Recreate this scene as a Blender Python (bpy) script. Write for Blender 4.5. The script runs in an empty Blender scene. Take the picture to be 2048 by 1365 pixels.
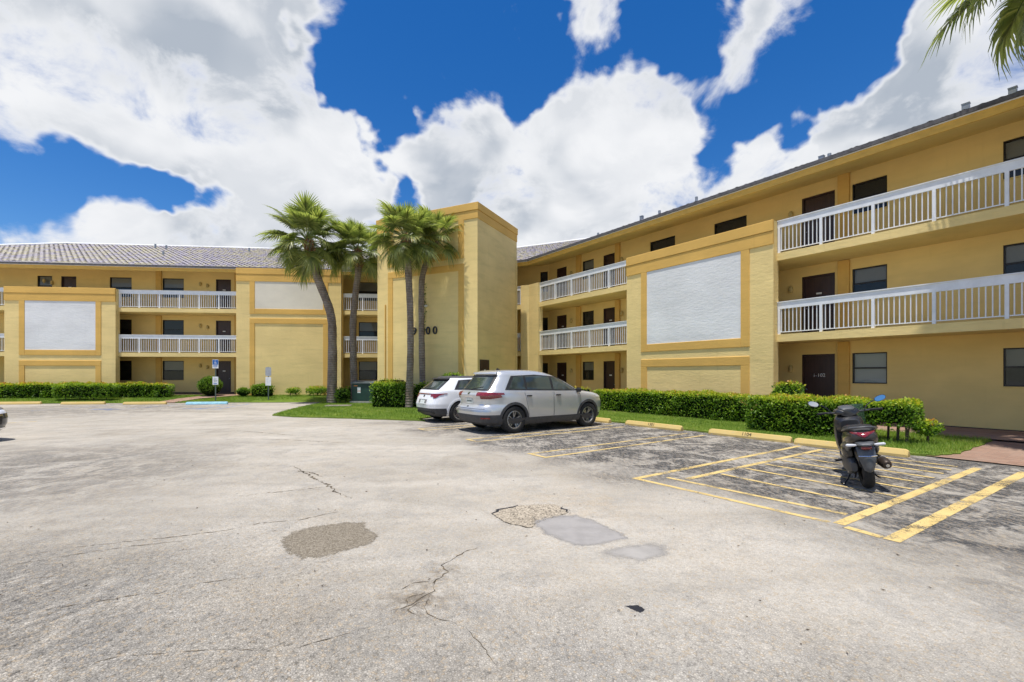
import bpy, bmesh, math, random
import numpy as np
from mathutils import Matrix, Vector

random.seed(7)
rng = np.random.default_rng(7)
SC = bpy.context.scene
COL = SC.collection
rad = math.radians

# ------------------------------------------------------------------ camera
cam_d = bpy.data.cameras.new("camera")
cam = bpy.data.objects.new("camera", cam_d)
COL.objects.link(cam)
cam.location = (0.0, 0.0, 1.58)
cam.rotation_euler = (rad(90), 0, 0)
cam_d.lens = 16.0
cam_d.sensor_width = 36.0
cam_d.shift_y = 0.033
cam_d.clip_start = 0.05
cam_d.clip_end = 2000
SC.camera = cam

# ------------------------------------------------------------------ light
SUN_AZ, SUN_EL = 212.0, 78.0          # degrees clockwise from +Y, and above the horizon
SUN_STRENGTH = 4.5
EXPOSURE = 0.27
az, el = rad(SUN_AZ), rad(SUN_EL)
sun_dir = Vector((math.sin(az) * math.cos(el), math.cos(az) * math.cos(el), math.sin(el)))
sd = bpy.data.lights.new("sun", 'SUN')
sd.energy = SUN_STRENGTH
sd.angle = rad(0.53)
sd.color = (1.0, 0.96, 0.89)
so = bpy.data.objects.new("sun", sd)
COL.objects.link(so)
so.rotation_euler = (-sun_dir).to_track_quat('-Z', 'Y').to_euler()
so.location = (0, 0, 60)

SC.view_settings.view_transform = 'Standard'
SC.view_settings.look = 'None'
SC.view_settings.exposure = EXPOSURE
SC.view_settings.gamma = 1.0
SC.view_settings.use_curve_mapping = False
SC.cycles.max_bounces = 6
SC.cycles.diffuse_bounces = 3
SC.cycles.adaptive_threshold = 0.02
SC.cycles.transparent_max_bounces = 12
SC.cycles.use_denoising = True

# ------------------------------------------------------------------ world: blue sky with cumulus
world = bpy.data.worlds.new("World")
SC.world = world
world.use_nodes = True
world.cycles.sampling_method = 'MANUAL'
world.cycles.sample_map_resolution = 256
wt = world.node_tree
wt.nodes.clear()


def wn(t, **kw):
    n = wt.nodes.new(t)
    for k, v in kw.items():
        setattr(n, k, v)
    return n


def wmath(op, a, b=None, c=None, clamp=False):
    n = wn('ShaderNodeMath', operation=op)
    n.use_clamp = clamp
    for i, v in enumerate((a, b, c)):
        if v is None:
            continue
        if isinstance(v, (int, float)):
            n.inputs[i].default_value = v
        else:
            wt.links.new(v, n.inputs[i])
    return n.outputs[0]


def wmap(v, a, b, c=0.0, d=1.0, mode='SMOOTHSTEP'):
    n = wn('ShaderNodeMapRange', interpolation_type=mode)
    wt.links.new(v, n.inputs[0])
    for i, x in enumerate((a, b, c, d)):
        n.inputs[1 + i].default_value = x
    return n.outputs[0]


wout = wn('ShaderNodeOutputWorld')
bg = wn('ShaderNodeBackground')
bg.inputs['Strength'].default_value = 0.1
sky = wn('ShaderNodeTexSky', sky_type='NISHITA')
sky.sun_disc = False
sky.sun_elevation = el
sky.sun_rotation = az
sky.air_density = 1.0
sky.dust_density = 0.25
sky.ozone_density = 4.0
tc = wn('ShaderNodeTexCoord')
dirv = tc.outputs['Generated']

# cumulus field: fractal noise on the sky dome, denser or thinner by region (azimuth, elevation, radius, weight in degrees)
REGIONS = [
    (-38, 26, 12, 1.0), (-29, 31, 10, .9), (-27, 25, 8, .9), (-36, 32, 11, .9), (-47, 28, 8, .9), (-22.5, 29.5, 5, .5),
    (-23, 19, 7, .75), (-38, 11.5, 5, .9), (-44, 13, 3.5, .7), (-29, 14, 7, .8), (-34, 13.5, 4, .6), (-20.5, 22, 4, .5),
    (-47, 19, 5.5, -1.3), (-41, 18.3, 4.2, -1.2), (-36, 18.0, 3.0, -1.0), (-32, 18.2, 2.2, -.7), (-17, 34.5, 7.5, -1.3), (-21.5, 33.5, 3.5, -.6), (-17.5, 28.5, 3.4, -.9), (-15.2, 20.8, 2.8, -1.0),
    (-10, 26.5, 5, .8), (-4, 24, 8, .8), (4, 25.5, 7, .8), (12, 26.5, 7, .85), (17, 28, 5, .7), (10, 20, 9, .75), (-3, 18, 8, .65), (20.5, 29.5, 4, .6),
    (-5, 36, 7.5, -1.15), (3.5, 34, 5, -1.1), (8.5, 37.8, 3.6, .7), (14, 33.8, 3.2, -.45), (19.5, 36, 4.5, -.95), (24.5, 29.5, 2.6, -.55), (28, 33, 4.6, .8),
    (34, 29, 6, -1.1), (30, 25.8, 3.8, -1.05), (37.5, 28.5, 4, -1.0), (36, 34, 4, -.35), (23.8, 23.0, 2.6, -.75),
    (27, 19.5, 6, 1.0), (33, 20.5, 6, 1.05), (36.5, 23, 4, .8), (40, 21, 7, 1.0), (45, 23, 8, .9), (46.5, 30, 6, .7),
]
wz = wn('ShaderNodeTexNoise')
wz.inputs['Scale'].default_value = 5.0
wz.inputs['Detail'].default_value = 4.0
wz.inputs['Roughness'].default_value = 0.6
wt.links.new(dirv, wz.inputs['Vector'])
wsub = wn('ShaderNodeVectorMath', operation='MULTIPLY_ADD')
wt.links.new(wz.outputs['Color'], wsub.inputs[0])
wsub.inputs[1].default_value = (.26, .26, .26)
wsub.inputs[2].default_value = (-.13, -.13, -.13)
wadd = wn('ShaderNodeVectorMath', operation='ADD')
wt.links.new(dirv, wadd.inputs[0])
wt.links.new(wsub.outputs[0], wadd.inputs[1])
wnrm = wn('ShaderNodeVectorMath', operation='NORMALIZE')
wt.links.new(wadd.outputs[0], wnrm.inputs[0])
acc = None
for a_, e_, r_, w_ in REGIONS:
    a2, e2 = rad(a_), rad(e_)
    vm = wn('ShaderNodeVectorMath', operation='DOT_PRODUCT')
    wt.links.new(wnrm.outputs[0], vm.inputs[0])
    vm.inputs[1].default_value = (math.sin(a2) * math.cos(e2), math.cos(a2) * math.cos(e2), math.sin(e2))
    v = wmap(vm.outputs['Value'], math.cos(rad(r_ * 1.35)), math.cos(rad(r_ * 0.3)), 0.0, w_)
    acc = v if acc is None else wmath('ADD', acc, v)
acc = wmath('MINIMUM', wmath('MAXIMUM', acc, -0.80), 0.95)


def wnoise(vec, scale, detail, rough, dist=0.0):
    n = wn('ShaderNodeTexNoise')
    n.inputs['Scale'].default_value = scale
    n.inputs['Detail'].default_value = detail
    n.inputs['Roughness'].default_value = rough
    n.inputs['Distortion'].default_value = dist
    wt.links.new(vec, n.inputs['Vector'])
    return n.outputs[0]


mp = wn('ShaderNodeMapping')
mp.inputs['Scale'].default_value = (1.0, 1.0, 1.35)
wt.links.new(dirv, mp.inputs['Vector'])
shift = wn('ShaderNodeVectorMath', operation='ADD')
wt.links.new(mp.outputs[0], shift.inputs[0])
shift.inputs[1].default_value = (-0.012, -0.02, 0.045)
n1 = wnoise(mp.outputs[0], 6.0, 9.0, 0.60, 0.3)
n2 = wnoise(shift.outputs[0], 6.0, 4.0, 0.5, 0.3)
big = wnoise(mp.outputs[0], 2.3, 2.0, 0.5)
F = wmath('ADD', wmath('MULTIPLY', wmath('SUBTRACT', n1, 0.5), 4.0), acc)
F = wmath('ADD', F, wmath('MULTIPLY', wmath('SUBTRACT', big, 0.46), 0.8))
alpha = wmap(F, -0.20, 0.74)
n3 = wnoise(mp.outputs[0], 4.2, 3.0, 0.5)
n4s = wn('ShaderNodeVectorMath', operation='ADD')
wt.links.new(mp.outputs[0], n4s.inputs[0])
n4s.inputs[1].default_value = (-0.02, -0.04, 0.11)
n4 = wnoise(n4s.outputs[0], 4.2, 3.0, 0.5)
lit = wmath('ADD', wmath('MULTIPLY', wmap(wmath('SUBTRACT', n1, n2), -0.13, 0.15), 0.35), wmath('MULTIPLY', wmap(wmath('SUBTRACT', n3, n4), -0.12, 0.12), 0.65))
thick = wmap(F, 0.30, 1.25)
softb = wmap(wnoise(mp.outputs[0], 3.4, 3.0, 0.5), 0.36, 0.62)
shade = wmath('MULTIPLY', thick, wmath('SUBTRACT', 1.35, wmath('MULTIPLY', lit, 1.35)), clamp=True)
shade = wmath('MULTIPLY', shade, wmath('ADD', wmath('MULTIPLY', softb, 0.6), 0.4), clamp=True)
cmix = wn('ShaderNodeMix', data_type='RGBA')
wt.links.new(shade, cmix.inputs['Factor'])
cmix.inputs[6].default_value = (7.5, 7.6, 7.8, 1)
cmix.inputs[7].default_value = (3.7, 4.15, 4.8, 1)
hs = wn('ShaderNodeHueSaturation')
hs.inputs['Hue'].default_value = 0.508
hs.inputs['Saturation'].default_value = 1.36
hs.inputs['Value'].default_value = 1.12
wt.links.new(sky.outputs[0], hs.inputs['Color'])
smix = wn('ShaderNodeMix', data_type='RGBA')
wt.links.new(alpha, smix.inputs['Factor'])
wt.links.new(hs.outputs[0], smix.inputs[6])
wt.links.new(cmix.outputs[2], smix.inputs[7])
wt.links.new(smix.outputs[2], bg.inputs['Color'])
wt.links.new(bg.outputs[0], wout.inputs['Surface'])

# ------------------------------------------------------------------ materials
MATS = {}


class NT:
    """short-hand for building a node material"""
    def __init__(self, name):
        self.m = bpy.data.materials.new(name)
        self.m.use_nodes = True
        self.t = self.m.node_tree
        self.t.nodes.clear()
        self.out = self.n('ShaderNodeOutputMaterial')
        self.bs = self.n('ShaderNodeBsdfPrincipled')
        self.link(self.bs.outputs[0], self.out.inputs[0])
        self.obj = self.n('ShaderNodeTexCoord').outputs['Object']
        MATS[name] = self.m

    def n(self, t, **kw):
        x = self.t.nodes.new(t)
        for k, v in kw.items():
            setattr(x, k, v)
        return x

    def link(self, a, b):
        self.t.links.new(a, b)

    def setin(self, sock, v):
        if hasattr(v, 'is_output'):
            self.link(v, sock)
        elif isinstance(v, (tuple, list)):
            sock.default_value = tuple(v) + ((1,) if len(v) == 3 and len(sock.default_value) == 4 else ())
        else:
            sock.default_value = v

    def vec(self, scale=(1, 1, 1), rotz=0.0, loc=(0, 0, 0), src=None):
        x = self.n('ShaderNodeMapping')
        x.inputs['Scale'].default_value = scale
        x.inputs['Rotation'].default_value = (0, 0, rotz)
        x.inputs['Location'].default_value = loc
        self.link(src or self.obj, x.inputs[0])
        return x.outputs[0]

    def noise(self, scale, detail=4, rough=.55, vec=None, dist=0.0):
        x = self.n('ShaderNodeTexNoise')
        x.inputs['Scale'].default_value = scale
        x.inputs['Detail'].default_value = detail
        x.inputs['Roughness'].default_value = rough
        x.inputs['Distortion'].default_value = dist
        self.link(vec or self.obj, x.inputs['Vector'])
        return x.outputs[0]

    def voro(self, scale, feature='F1', vec=None, out=0):
        x = self.n('ShaderNodeTexVoronoi', feature=feature)
        x.inputs['Scale'].default_value = scale
        self.link(vec or self.obj, x.inputs['Vector'])
        return x.outputs[out]

    def mapr(self, v, a, b, c=0.0, d=1.0, mode='SMOOTHSTEP'):
        x = self.n('ShaderNodeMapRange', interpolation_type=mode)
        self.link(v, x.inputs[0])
        for i, q in enumerate((a, b, c, d)):
            x.inputs[1 + i].default_value = q
        return x.outputs[0]

    def math(self, op, a, b=None, clamp=False):
        x = self.n('ShaderNodeMath', operation=op)
        x.use_clamp = clamp
        for i, v in enumerate((a, b)):
            if v is not None:
                self.setin(x.inputs[i], v)
        return x.outputs[0]

    def mix(self, f, a, b, blend='MIX'):
        x = self.n('ShaderNodeMix', data_type='RGBA', blend_type=blend)
        self.setin(x.inputs[0], f)
        self.setin(x.inputs[6], a)
        self.setin(x.inputs[7], b)
        return x.outputs[2]

    def bump(self, h, strength=.5, dist=.01):
        x = self.n('ShaderNodeBump')
        x.inputs['Strength'].default_value = strength
        x.inputs['Distance'].default_value = dist
        self.link(h, x.inputs['Height'])
        self.link(x.outputs[0], self.bs.inputs['Normal'])
        return x

    def fin(self, col=None, rough=None, metal=None, spec=None, coat=None):
        for k, v in (('Base Color', col), ('Roughness', rough), ('Metallic', metal), ('Specular IOR Level', spec), ('Coat Weight', coat)):
            if v is not None:
                self.setin(self.bs.inputs[k], v)
        return self.m


def simple(name, col, rough=.6, metal=0.0, var=.12, vscale=6.0, bump=0.0, bscale=60.0, spec=.5, coat=0.0, stretch=(1, 1, 1)):
    t = NT(name)
    f = t.mapr(t.noise(vscale, 5, .6, t.vec(stretch)), .3, .7)
    dark = tuple(c * (1 - var) for c in col)
    lite = tuple(min(1, c * (1 + var)) for c in col)
    t.fin(t.mix(f, dark, lite), rough, metal, spec, coat)
    if bump:
        t.bump(t.noise(bscale, 4, .6, t.vec(stretch)), bump, .01)
    return t.m


def stucco(name, col, dirt=.16, bumpd=.012):
    t = NT(name)
    big = t.mapr(t.noise(.45, 4, .6, t.vec((1, 1, 1.6))), .35, .7)
    band = t.mapr(t.noise(1.6, 6, .65, t.vec((.35, .35, 2.6))), .45, .72)
    streak = t.mapr(t.noise(5.0, 5, .7, t.vec((1.2, 1.2, .12))), .55, .8)
    c1 = t.mix(big, tuple(c * .93 for c in col), tuple(min(1, c * 1.05) for c in col))
    c2 = t.mix(t.math('MULTIPLY', band, dirt), c1, (col[0] * .62, col[1] * .64, col[2] * .62))
    c3 = t.mix(t.math('MULTIPLY', streak, dirt * .85), c2, (col[0] * .5, col[1] * .5, col[2] * .5))
    t.fin(c3, .88, spec=.2)
    h = t.math('ADD', t.math('MULTIPLY', t.noise(9, 5, .6, t.vec((.55, .55, 1.7))), 1.0), t.math('MULTIPLY', t.noise(55, 3, .6), .22))
    t.bump(h, .38, bumpd * 1.9)
    return t.m


stucco('stucco_yellow', (.85, .65, .285), .28)
stucco('stucco_ochre', (.74, .455, .125), .18, .006)
stucco('stucco_white', (.79, .785, .775), .20, .012)
stucco('stucco_cream', (.76, .70, .58), .05, .004)
stucco('wall_inner', (.86, .635, .25), .12, .004)
simple('fascia', (.68, .40, .07), .6, var=.1, vscale=3, stretch=(1, 1, 3))
simple('white_paint', (.80, .81, .83), .45, var=.06, vscale=4, bump=.08, bscale=40)
simple('bronze', (.022, .018, .016), .4, .3, var=.2)
simple('door_brown', (.045, .022, .018), .42, var=.2, vscale=4, stretch=(3, 3, .4))
simple('plate_white', (.75, .75, .72), .4)
simple('grey_metal', (.30, .32, .34), .45, .6)
simple('numeral_black', (.02, .02, .028), .4)
simple('dark_base', (.10, .07, .055), .8)
simple('concrete_floor', (.36, .34, .31), .85, var=.15, bump=.2)
simple('sconce', (.55, .42, .16), .5)
simple('tile_edge', (.10, .095, .10), .8, var=.3, vscale=8)

# window glass: thin reflective pane over whatever lies behind
t = NT('pane_glass')
fr = t.n('ShaderNodeFresnel')
fr.inputs[0].default_value = 1.6
gl = t.n('ShaderNodeBsdfGlossy')
gl.inputs['Roughness'].default_value = .03
gl.inputs['Color'].default_value = (.9, .93, .95, 1)
tr = t.n('ShaderNodeBsdfTransparent')
tr.inputs['Color'].default_value = (.70, .72, .72, 1)
ms = t.n('ShaderNodeMixShader')
t.link(t.mapr(fr.outputs[0], 0, 1, .0, .55, 'LINEAR'), ms.inputs[0])
t.link(tr.outputs[0], ms.inputs[1])
t.link(gl.outputs[0], ms.inputs[2])
t.link(ms.outputs[0], t.out.inputs[0])

simple('insect_screen', (.035, .034, .034), .55, var=.25, vscale=2)
t = NT('blind')
wv = t.n('ShaderNodeTexWave', bands_direction='Z')
wv.inputs['Scale'].default_value = 11.0
t.fin(t.mix(wv.outputs[1], (.34, .32, .28), (.58, .55, .49)), .7)
t = NT('blind_pale')
wv = t.n('ShaderNodeTexWave', bands_direction='Z')
wv.inputs['Scale'].default_value = 11.0
t.fin(t.mix(wv.outputs[1], (.66, .66, .63), (.82, .82, .80)), .7)
t = NT('blind_dark')
wv = t.n('ShaderNodeTexWave', bands_direction='Z')
wv.inputs['Scale'].default_value = 11.0
t.fin(t.mix(wv.outputs[1], (.05, .047, .043), (.10, .095, .085)), .7)

# roof tiles: each tile's own tint comes from the attribute written when it is laid
t = NT('roof_tile')
at = t.n('ShaderNodeAttribute', attribute_name='tint')
cr = t.n('ShaderNodeValToRGB')
cr.color_ramp.elements[0].position = 0.0
cr.color_ramp.elements[0].color = (.30, .28, .33, 1)
cr.color_ramp.elements[1].position = 1.0
cr.color_ramp.elements[1].color = (.47, .43, .33, 1)
for p_, c_ in ((.30, (.35, .32, .37)), (.48, (.40, .37, .36)), (.75, (.42, .38, .26))):
    e_ = cr.color_ramp.elements.new(p_)
    e_.color = c_ + (1,)
t.link(at.outputs['Fac'], cr.inputs[0])
stn = t.mapr(t.noise(3, 6, .7), .42, .72)
t.fin(t.mix(t.math('MULTIPLY', stn, .35), cr.outputs[0], (.22, .20, .18)), .85, spec=.2)
t.bump(t.noise(40, 3), .3, .01)

# ------------------------------------------------------------------ helpers
WM = {}


def obj(name, mesh, mats=None, parent=None, mw=None):
    """link an object; mw is its world matrix, stored so that children can be placed in world space"""
    o = bpy.data.objects.new(name, mesh)
    COL.objects.link(o)
    if mats and mesh is not None:
        if isinstance(mats, str):
            mats = [mats]
        if len(mesh.materials) == 0:
            for m in mats:
                mesh.materials.append(MATS[m])
    mw = mw or Matrix.Identity(4)
    WM[o] = mw
    if parent is not None:
        o.parent = parent
        o.matrix_basis = WM[parent].inverted() @ mw
    else:
        o.matrix_basis = mw
    return o


def tag(o, label=None, cat=None, group=None, kind=None):
    for k, v in (('label', label), ('category', cat), ('group', group), ('kind', kind)):
        if v:
            o[k] = v
    return o


class MB:
    """collects faces, then becomes one mesh"""
    def __init__(self):
        self.v, self.f, self.mi = [], [], []

    def face(self, pts, m=0):
        i = len(self.v)
        self.v += [tuple(p) for p in pts]
        self.f.append(tuple(range(i, i + len(pts))))
        self.mi.append(m)

    def box(self, x0, x1, y0, y1, z0, z1, m=0):
        x0, x1 = min(x0, x1), max(x0, x1)
        y0, y1 = min(y0, y1), max(y0, y1)
        z0, z1 = min(z0, z1), max(z0, z1)
        i = len(self.v)
        self.v += [(x0, y0, z0), (x1, y0, z0), (x1, y1, z0), (x0, y1, z0), (x0, y0, z1), (x1, y0, z1), (x1, y1, z1), (x0, y1, z1)]
        for q in ((0, 3, 2, 1), (4, 5, 6, 7), (0, 1, 5, 4), (1, 2, 6, 5), (2, 3, 7, 6), (3, 0, 4, 7)):
            self.f.append(tuple(i + k for k in q))
            self.mi.append(m)
        return self

    def grid(self, P, m=0, closed=False):
        """P[i][j] points -> quads"""
        i0 = len(self.v)
        nr, nc = len(P), len(P[0])
        for r in P:
            self.v += [tuple(p) for p in r]
        for r in range(nr - 1):
            for c in range(nc if closed else nc - 1):
                c2 = (c + 1) % nc
                self.f.append((i0 + r * nc + c, i0 + r * nc + c2, i0 + (r + 1) * nc + c2, i0 + (r + 1) * nc + c))
                self.mi.append(m)
        return self

    def tube(self, pts, radii, seg=10, m=0, cap=True):
        pts = [Vector(p) for p in pts]
        if isinstance(radii, (int, float)):
            radii = [radii] * len(pts)
        rows = []
        up = Vector((0, 0, 1))
        a = None
        for k, p in enumerate(pts):
            d = (pts[min(k + 1, len(pts) - 1)] - pts[max(k - 1, 0)]).normalized()
            if a is None:
                a = d.cross(up)
                if a.length < .2:
                    a = d.cross(Vector((0, 1, 0)))
            a = (a - d * a.dot(d)).normalized()
            b = a.cross(d).normalized()
            rows.append([p + (a * math.cos(t_) + b * math.sin(t_)) * radii[k] for t_ in [2 * math.pi * j / seg for j in range(seg)]])
        self.grid(rows, m, True)
        if cap:
            self.face(rows[0][::-1], m)
            self.face(rows[-1], m)
        return self

    def lathe(self, prof, seg=24, axis='Y', org=(0, 0, 0), m=0):
        """prof: list of (radius, along)"""
        rows = []
        for r, a in prof:
            row = []
            for j in range(seg):
                t_ = 2 * math.pi * j / seg
                if axis == 'Y':
                    row.append((org[0] + r * math.cos(t_), org[1] + a, org[2] + r * math.sin(t_)))
                else:
                    row.append((org[0] + r * math.cos(t_), org[1] + r * math.sin(t_), org[2] + a))
            rows.append(row)
        return self.grid(rows, m, True)

    def mesh(self, name='mesh', smooth=False, sharp=None):
        me = bpy.data.meshes.new(name)
        me.from_pydata(self.v, [], self.f)
        me.polygons.foreach_set('material_index', self.mi)
        if smooth:
            me.polygons.foreach_set('use_smooth', [True] * len(self.f))
            me.update()
            if sharp:
                weld(me)
                me.set_sharp_from_angle(angle=sharp)
        me.update()
        return me


def weld(me, d=1e-4):
    bm = bmesh.new()
    bm.from_mesh(me)
    bmesh.ops.remove_doubles(bm, verts=bm.verts, dist=d)
    bmesh.ops.recalc_face_normals(bm, faces=bm.faces)
    bm.to_mesh(me)
    bm.free()


def bevel_mesh(me, w, seg=2, ang=.6):
    bm = bmesh.new()
    bm.from_mesh(me)
    bmesh.ops.remove_doubles(bm, verts=bm.verts, dist=1e-5)
    bmesh.ops.recalc_face_normals(bm, faces=bm.faces)
    ed = [e for e in bm.edges if len(e.link_faces) == 2 and e.calc_face_angle(0) > ang]
    bmesh.ops.bevel(bm, geom=ed, offset=w, segments=seg, affect='EDGES', clamp_overlap=True)
    bm.to_mesh(me)
    bm.free()
    me.update()
    return me


def text_mesh(body, size, depth=.004, align='CENTER'):
    cu = bpy.data.curves.new('t', 'FONT')
    cu.body = body
    cu.size = size
    cu.extrude = depth
    cu.align_x = align
    cu.align_y = 'CENTER'
    o = bpy.data.objects.new('t', cu)
    COL.objects.link(o)
    bpy.context.view_layer.update()
    me = bpy.data.meshes.new_from_object(o.evaluated_get(bpy.context.evaluated_depsgraph_get()))
    bpy.data.objects.remove(o)
    bpy.data.curves.remove(cu)
    return me


class Frame:
    """a facade's own axes: s runs along the facade, n comes out of it towards the parking lot"""
    def __init__(self, ox, oy, ax, ay):
        l = math.hypot(ax, ay)
        self.o = Vector((ox, oy, 0))
        self.a = Vector((ax / l, ay / l, 0))
        self.n = Vector((-self.a.y, self.a.x, 0))
        self.M = Matrix(((self.a.x, self.n.x, 0, ox), (self.a.y, self.n.y, 0, oy), (0, 0, 1, 0), (0, 0, 0, 1)))

    def p(self, s, n, z=0.0):
        v = self.o + self.a * s + self.n * n
        return Vector((v.x, v.y, z))

    def at(self, s, n, z=0.0, rz=0.0):
        return self.M @ Matrix.Translation((s, n, z)) @ Matrix.Rotation(rz, 4, 'Z')


FR = Frame(9.01, 15.53, -.5807, .8141)        # long wing on the right
FE = Frame(1.055, 26.68, -.9026, .4305)       # short link at the elbow
FL = Frame(-17.3, 28.63, -.9949, -.1011)      # wing across the back of the lot
FT = Frame(-1.652, 21.8, -.9026, .4305)       # lift tower
# ================================================================== GROUND
t = NT('asphalt')
P = t.obj


def dotv(v, off):
    x = t.n('ShaderNodeVectorMath', operation='DOT_PRODUCT')
    t.link(P, x.inputs[0])
    x.inputs[1].default_value = v
    return t.math('ADD', x.outputs['Value'], off)


def near(cx_, cy_, r0, r1):
    x = t.n('ShaderNodeVectorMath', operation='DISTANCE')
    t.link(P, x.inputs[0])
    x.inputs[1].default_value = (cx_, cy_, 0)
    return t.mapr(x.outputs['Value'], r0, r1, 1.0, 0.0)


nn = dotv(tuple(FR.n), -FR.o.dot(FR.n))
ss = dotv(tuple(FR.a), -FR.o.dot(FR.a))
wob = t.math('MULTIPLY', t.math('SUBTRACT', t.noise(.55, 4), .5), 4.0)
stall = t.math('MULTIPLY', t.mapr(t.math('ADD', nn, wob), 11.7, 9.6, 0, 1), t.mapr(ss, 9.5, 5.0, .25, 1))
stall = t.math('MULTIPLY', stall, 1.0)
stall = t.math('MAXIMUM', stall, t.math('MULTIPLY', near(-8.5, 7.0, 1.0, 5.5), .62))
stall = t.math('MAXIMUM', stall, t.math('MULTIPLY', near(-4.2, 1.9, .4, 3.6), .74))
stall = t.math('MAXIMUM', stall, t.math('MULTIPLY', near(5.4, 3.0, .8, 3.4), .62))
stall = t.math('MAXIMUM', stall, t.math('MULTIPLY', near(0, .4, 1.6, 3.6), .30))
stall = t.math('MAXIMUM', stall, t.math('MULTIPLY', near(-19, 22.0, 1.5, 9.0), .55))
dust = t.mapr(t.noise(1.5, 8, .74, t.vec((1, 1, 1)), .8), .46, .58)          # pale film worn off the dark binder
dust2 = t.mapr(t.noise(17.0, 6, .78, t.vec((1.0, .35, 1), .6), .6), .42, .60)
film = t.math('MULTIPLY', t.math('ADD', t.math('MULTIPLY', dust, .55), t.math('MULTIPLY', dust2, .45)), 1.15, clamp=True)
dk = t.math('MULTIPLY', stall, t.math('SUBTRACT', 1.14, film), clamp=True)
broad = t.mapr(t.noise(.28, 5, .6), .32, .68)
warm = t.mapr(t.noise(.8, 5, .65), .42, .70)
lane = t.mapr(t.noise(.7, 5, .6, t.vec((.22, 1.0, 1), .35), 1.2), .38, .66)
light = t.mix(broad, (.37, .345, .303), (.51, .478, .425))
light = t.mix(t.math('MULTIPLY', warm, .5), light, (.43, .38, .31))
light = t.mix(t.math('MULTIPLY', lane, .45), light, (.585, .553, .50))
gv = t.math('MULTIPLY', t.mapr(t.noise(2.2, 7, .7), .44, .70), .55)
light = t.mix(gv, light, (.30, .29, .275))
stn2 = t.math('MULTIPLY', t.mapr(t.noise(.62, 7, .68, t.vec((1, .7, 1), .3, (3.1, 7.7, 0)), .9), .50, .70), .42)
light = t.mix(stn2, light, (.27, .245, .21))
vc = t.n('ShaderNodeTexVoronoi', feature='F1')
vc.inputs['Scale'].default_value = 62.0
t.link(P, vc.inputs['Vector'])
sep = t.n('ShaderNodeSeparateColor')
t.link(vc.outputs['Color'], sep.inputs[0])
ve = t.voro(62.0, 'DISTANCE_TO_EDGE')
fine = t.noise(34, 5, .75, t.vec((1, .8, 1)), .8)
rough_zone = t.math('ADD', t.mapr(t.noise(.5, 4, .6), .34, .66, .22, .52), t.math('ADD', t.math('MULTIPLY', near(-3.0, 1.6, .8, 4.2), .75), t.math('MULTIPLY', near(1.5, .9, .8, 3.2), .50)))
stone = t.mapr(sep.outputs[0], 0, 1, .80, 1.14, 'LINEAR')
gap = t.mapr(ve, .0, .16, .62, 1.0)
pit = t.mapr(fine, .34, .52, .42, 1.05)
agg = t.math('MULTIPLY', t.math('MULTIPLY', stone, gap), pit)
agg = t.math('ADD', t.math('MULTIPLY', t.math('SUBTRACT', agg, 1.0), rough_zone), 1.05)
alli = t.math('MULTIPLY', t.math('MAXIMUM', near(-.66, 3.2, .05, .42), t.math('MULTIPLY', near(-.55, 3.65, .02, .26), .9)), t.mapr(t.noise(7, 7, .7, None, .6), .38, .60))
light = t.mix(t.math('MULTIPLY', alli, .75), light, (.17, .14, .105))
tanz = t.math('MULTIPLY', near(.75, 5.6, .2, 1.4), t.mapr(t.noise(4, 6, .7), .42, .62))
light = t.mix(t.math('MULTIPLY', tanz, .5), light, (.50, .42, .32))
base = t.mix(dk, light, (.070, .071, .074))
comb = t.n('ShaderNodeCombineColor')
for i in range(3):
    t.link(agg, comb.inputs[i])
colr = t.mix(1.0, base, comb.outputs[0], 'MULTIPLY')
tanst = t.mapr(sep.outputs[1], .86, .90, 0, .45)
colr = t.mix(tanst, colr, (.42, .33, .22))
colr = t.mix(1.0, colr, (1.06, 1.035, .995), 'MULTIPLY')
t.fin(colr, .92, spec=.18)
t.bump(t.math('ADD', t.math('MULTIPLY', fine, 1.0), t.math('MULTIPLY', t.mapr(ve, 0, .3), .7)), .75, .012)

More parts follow.
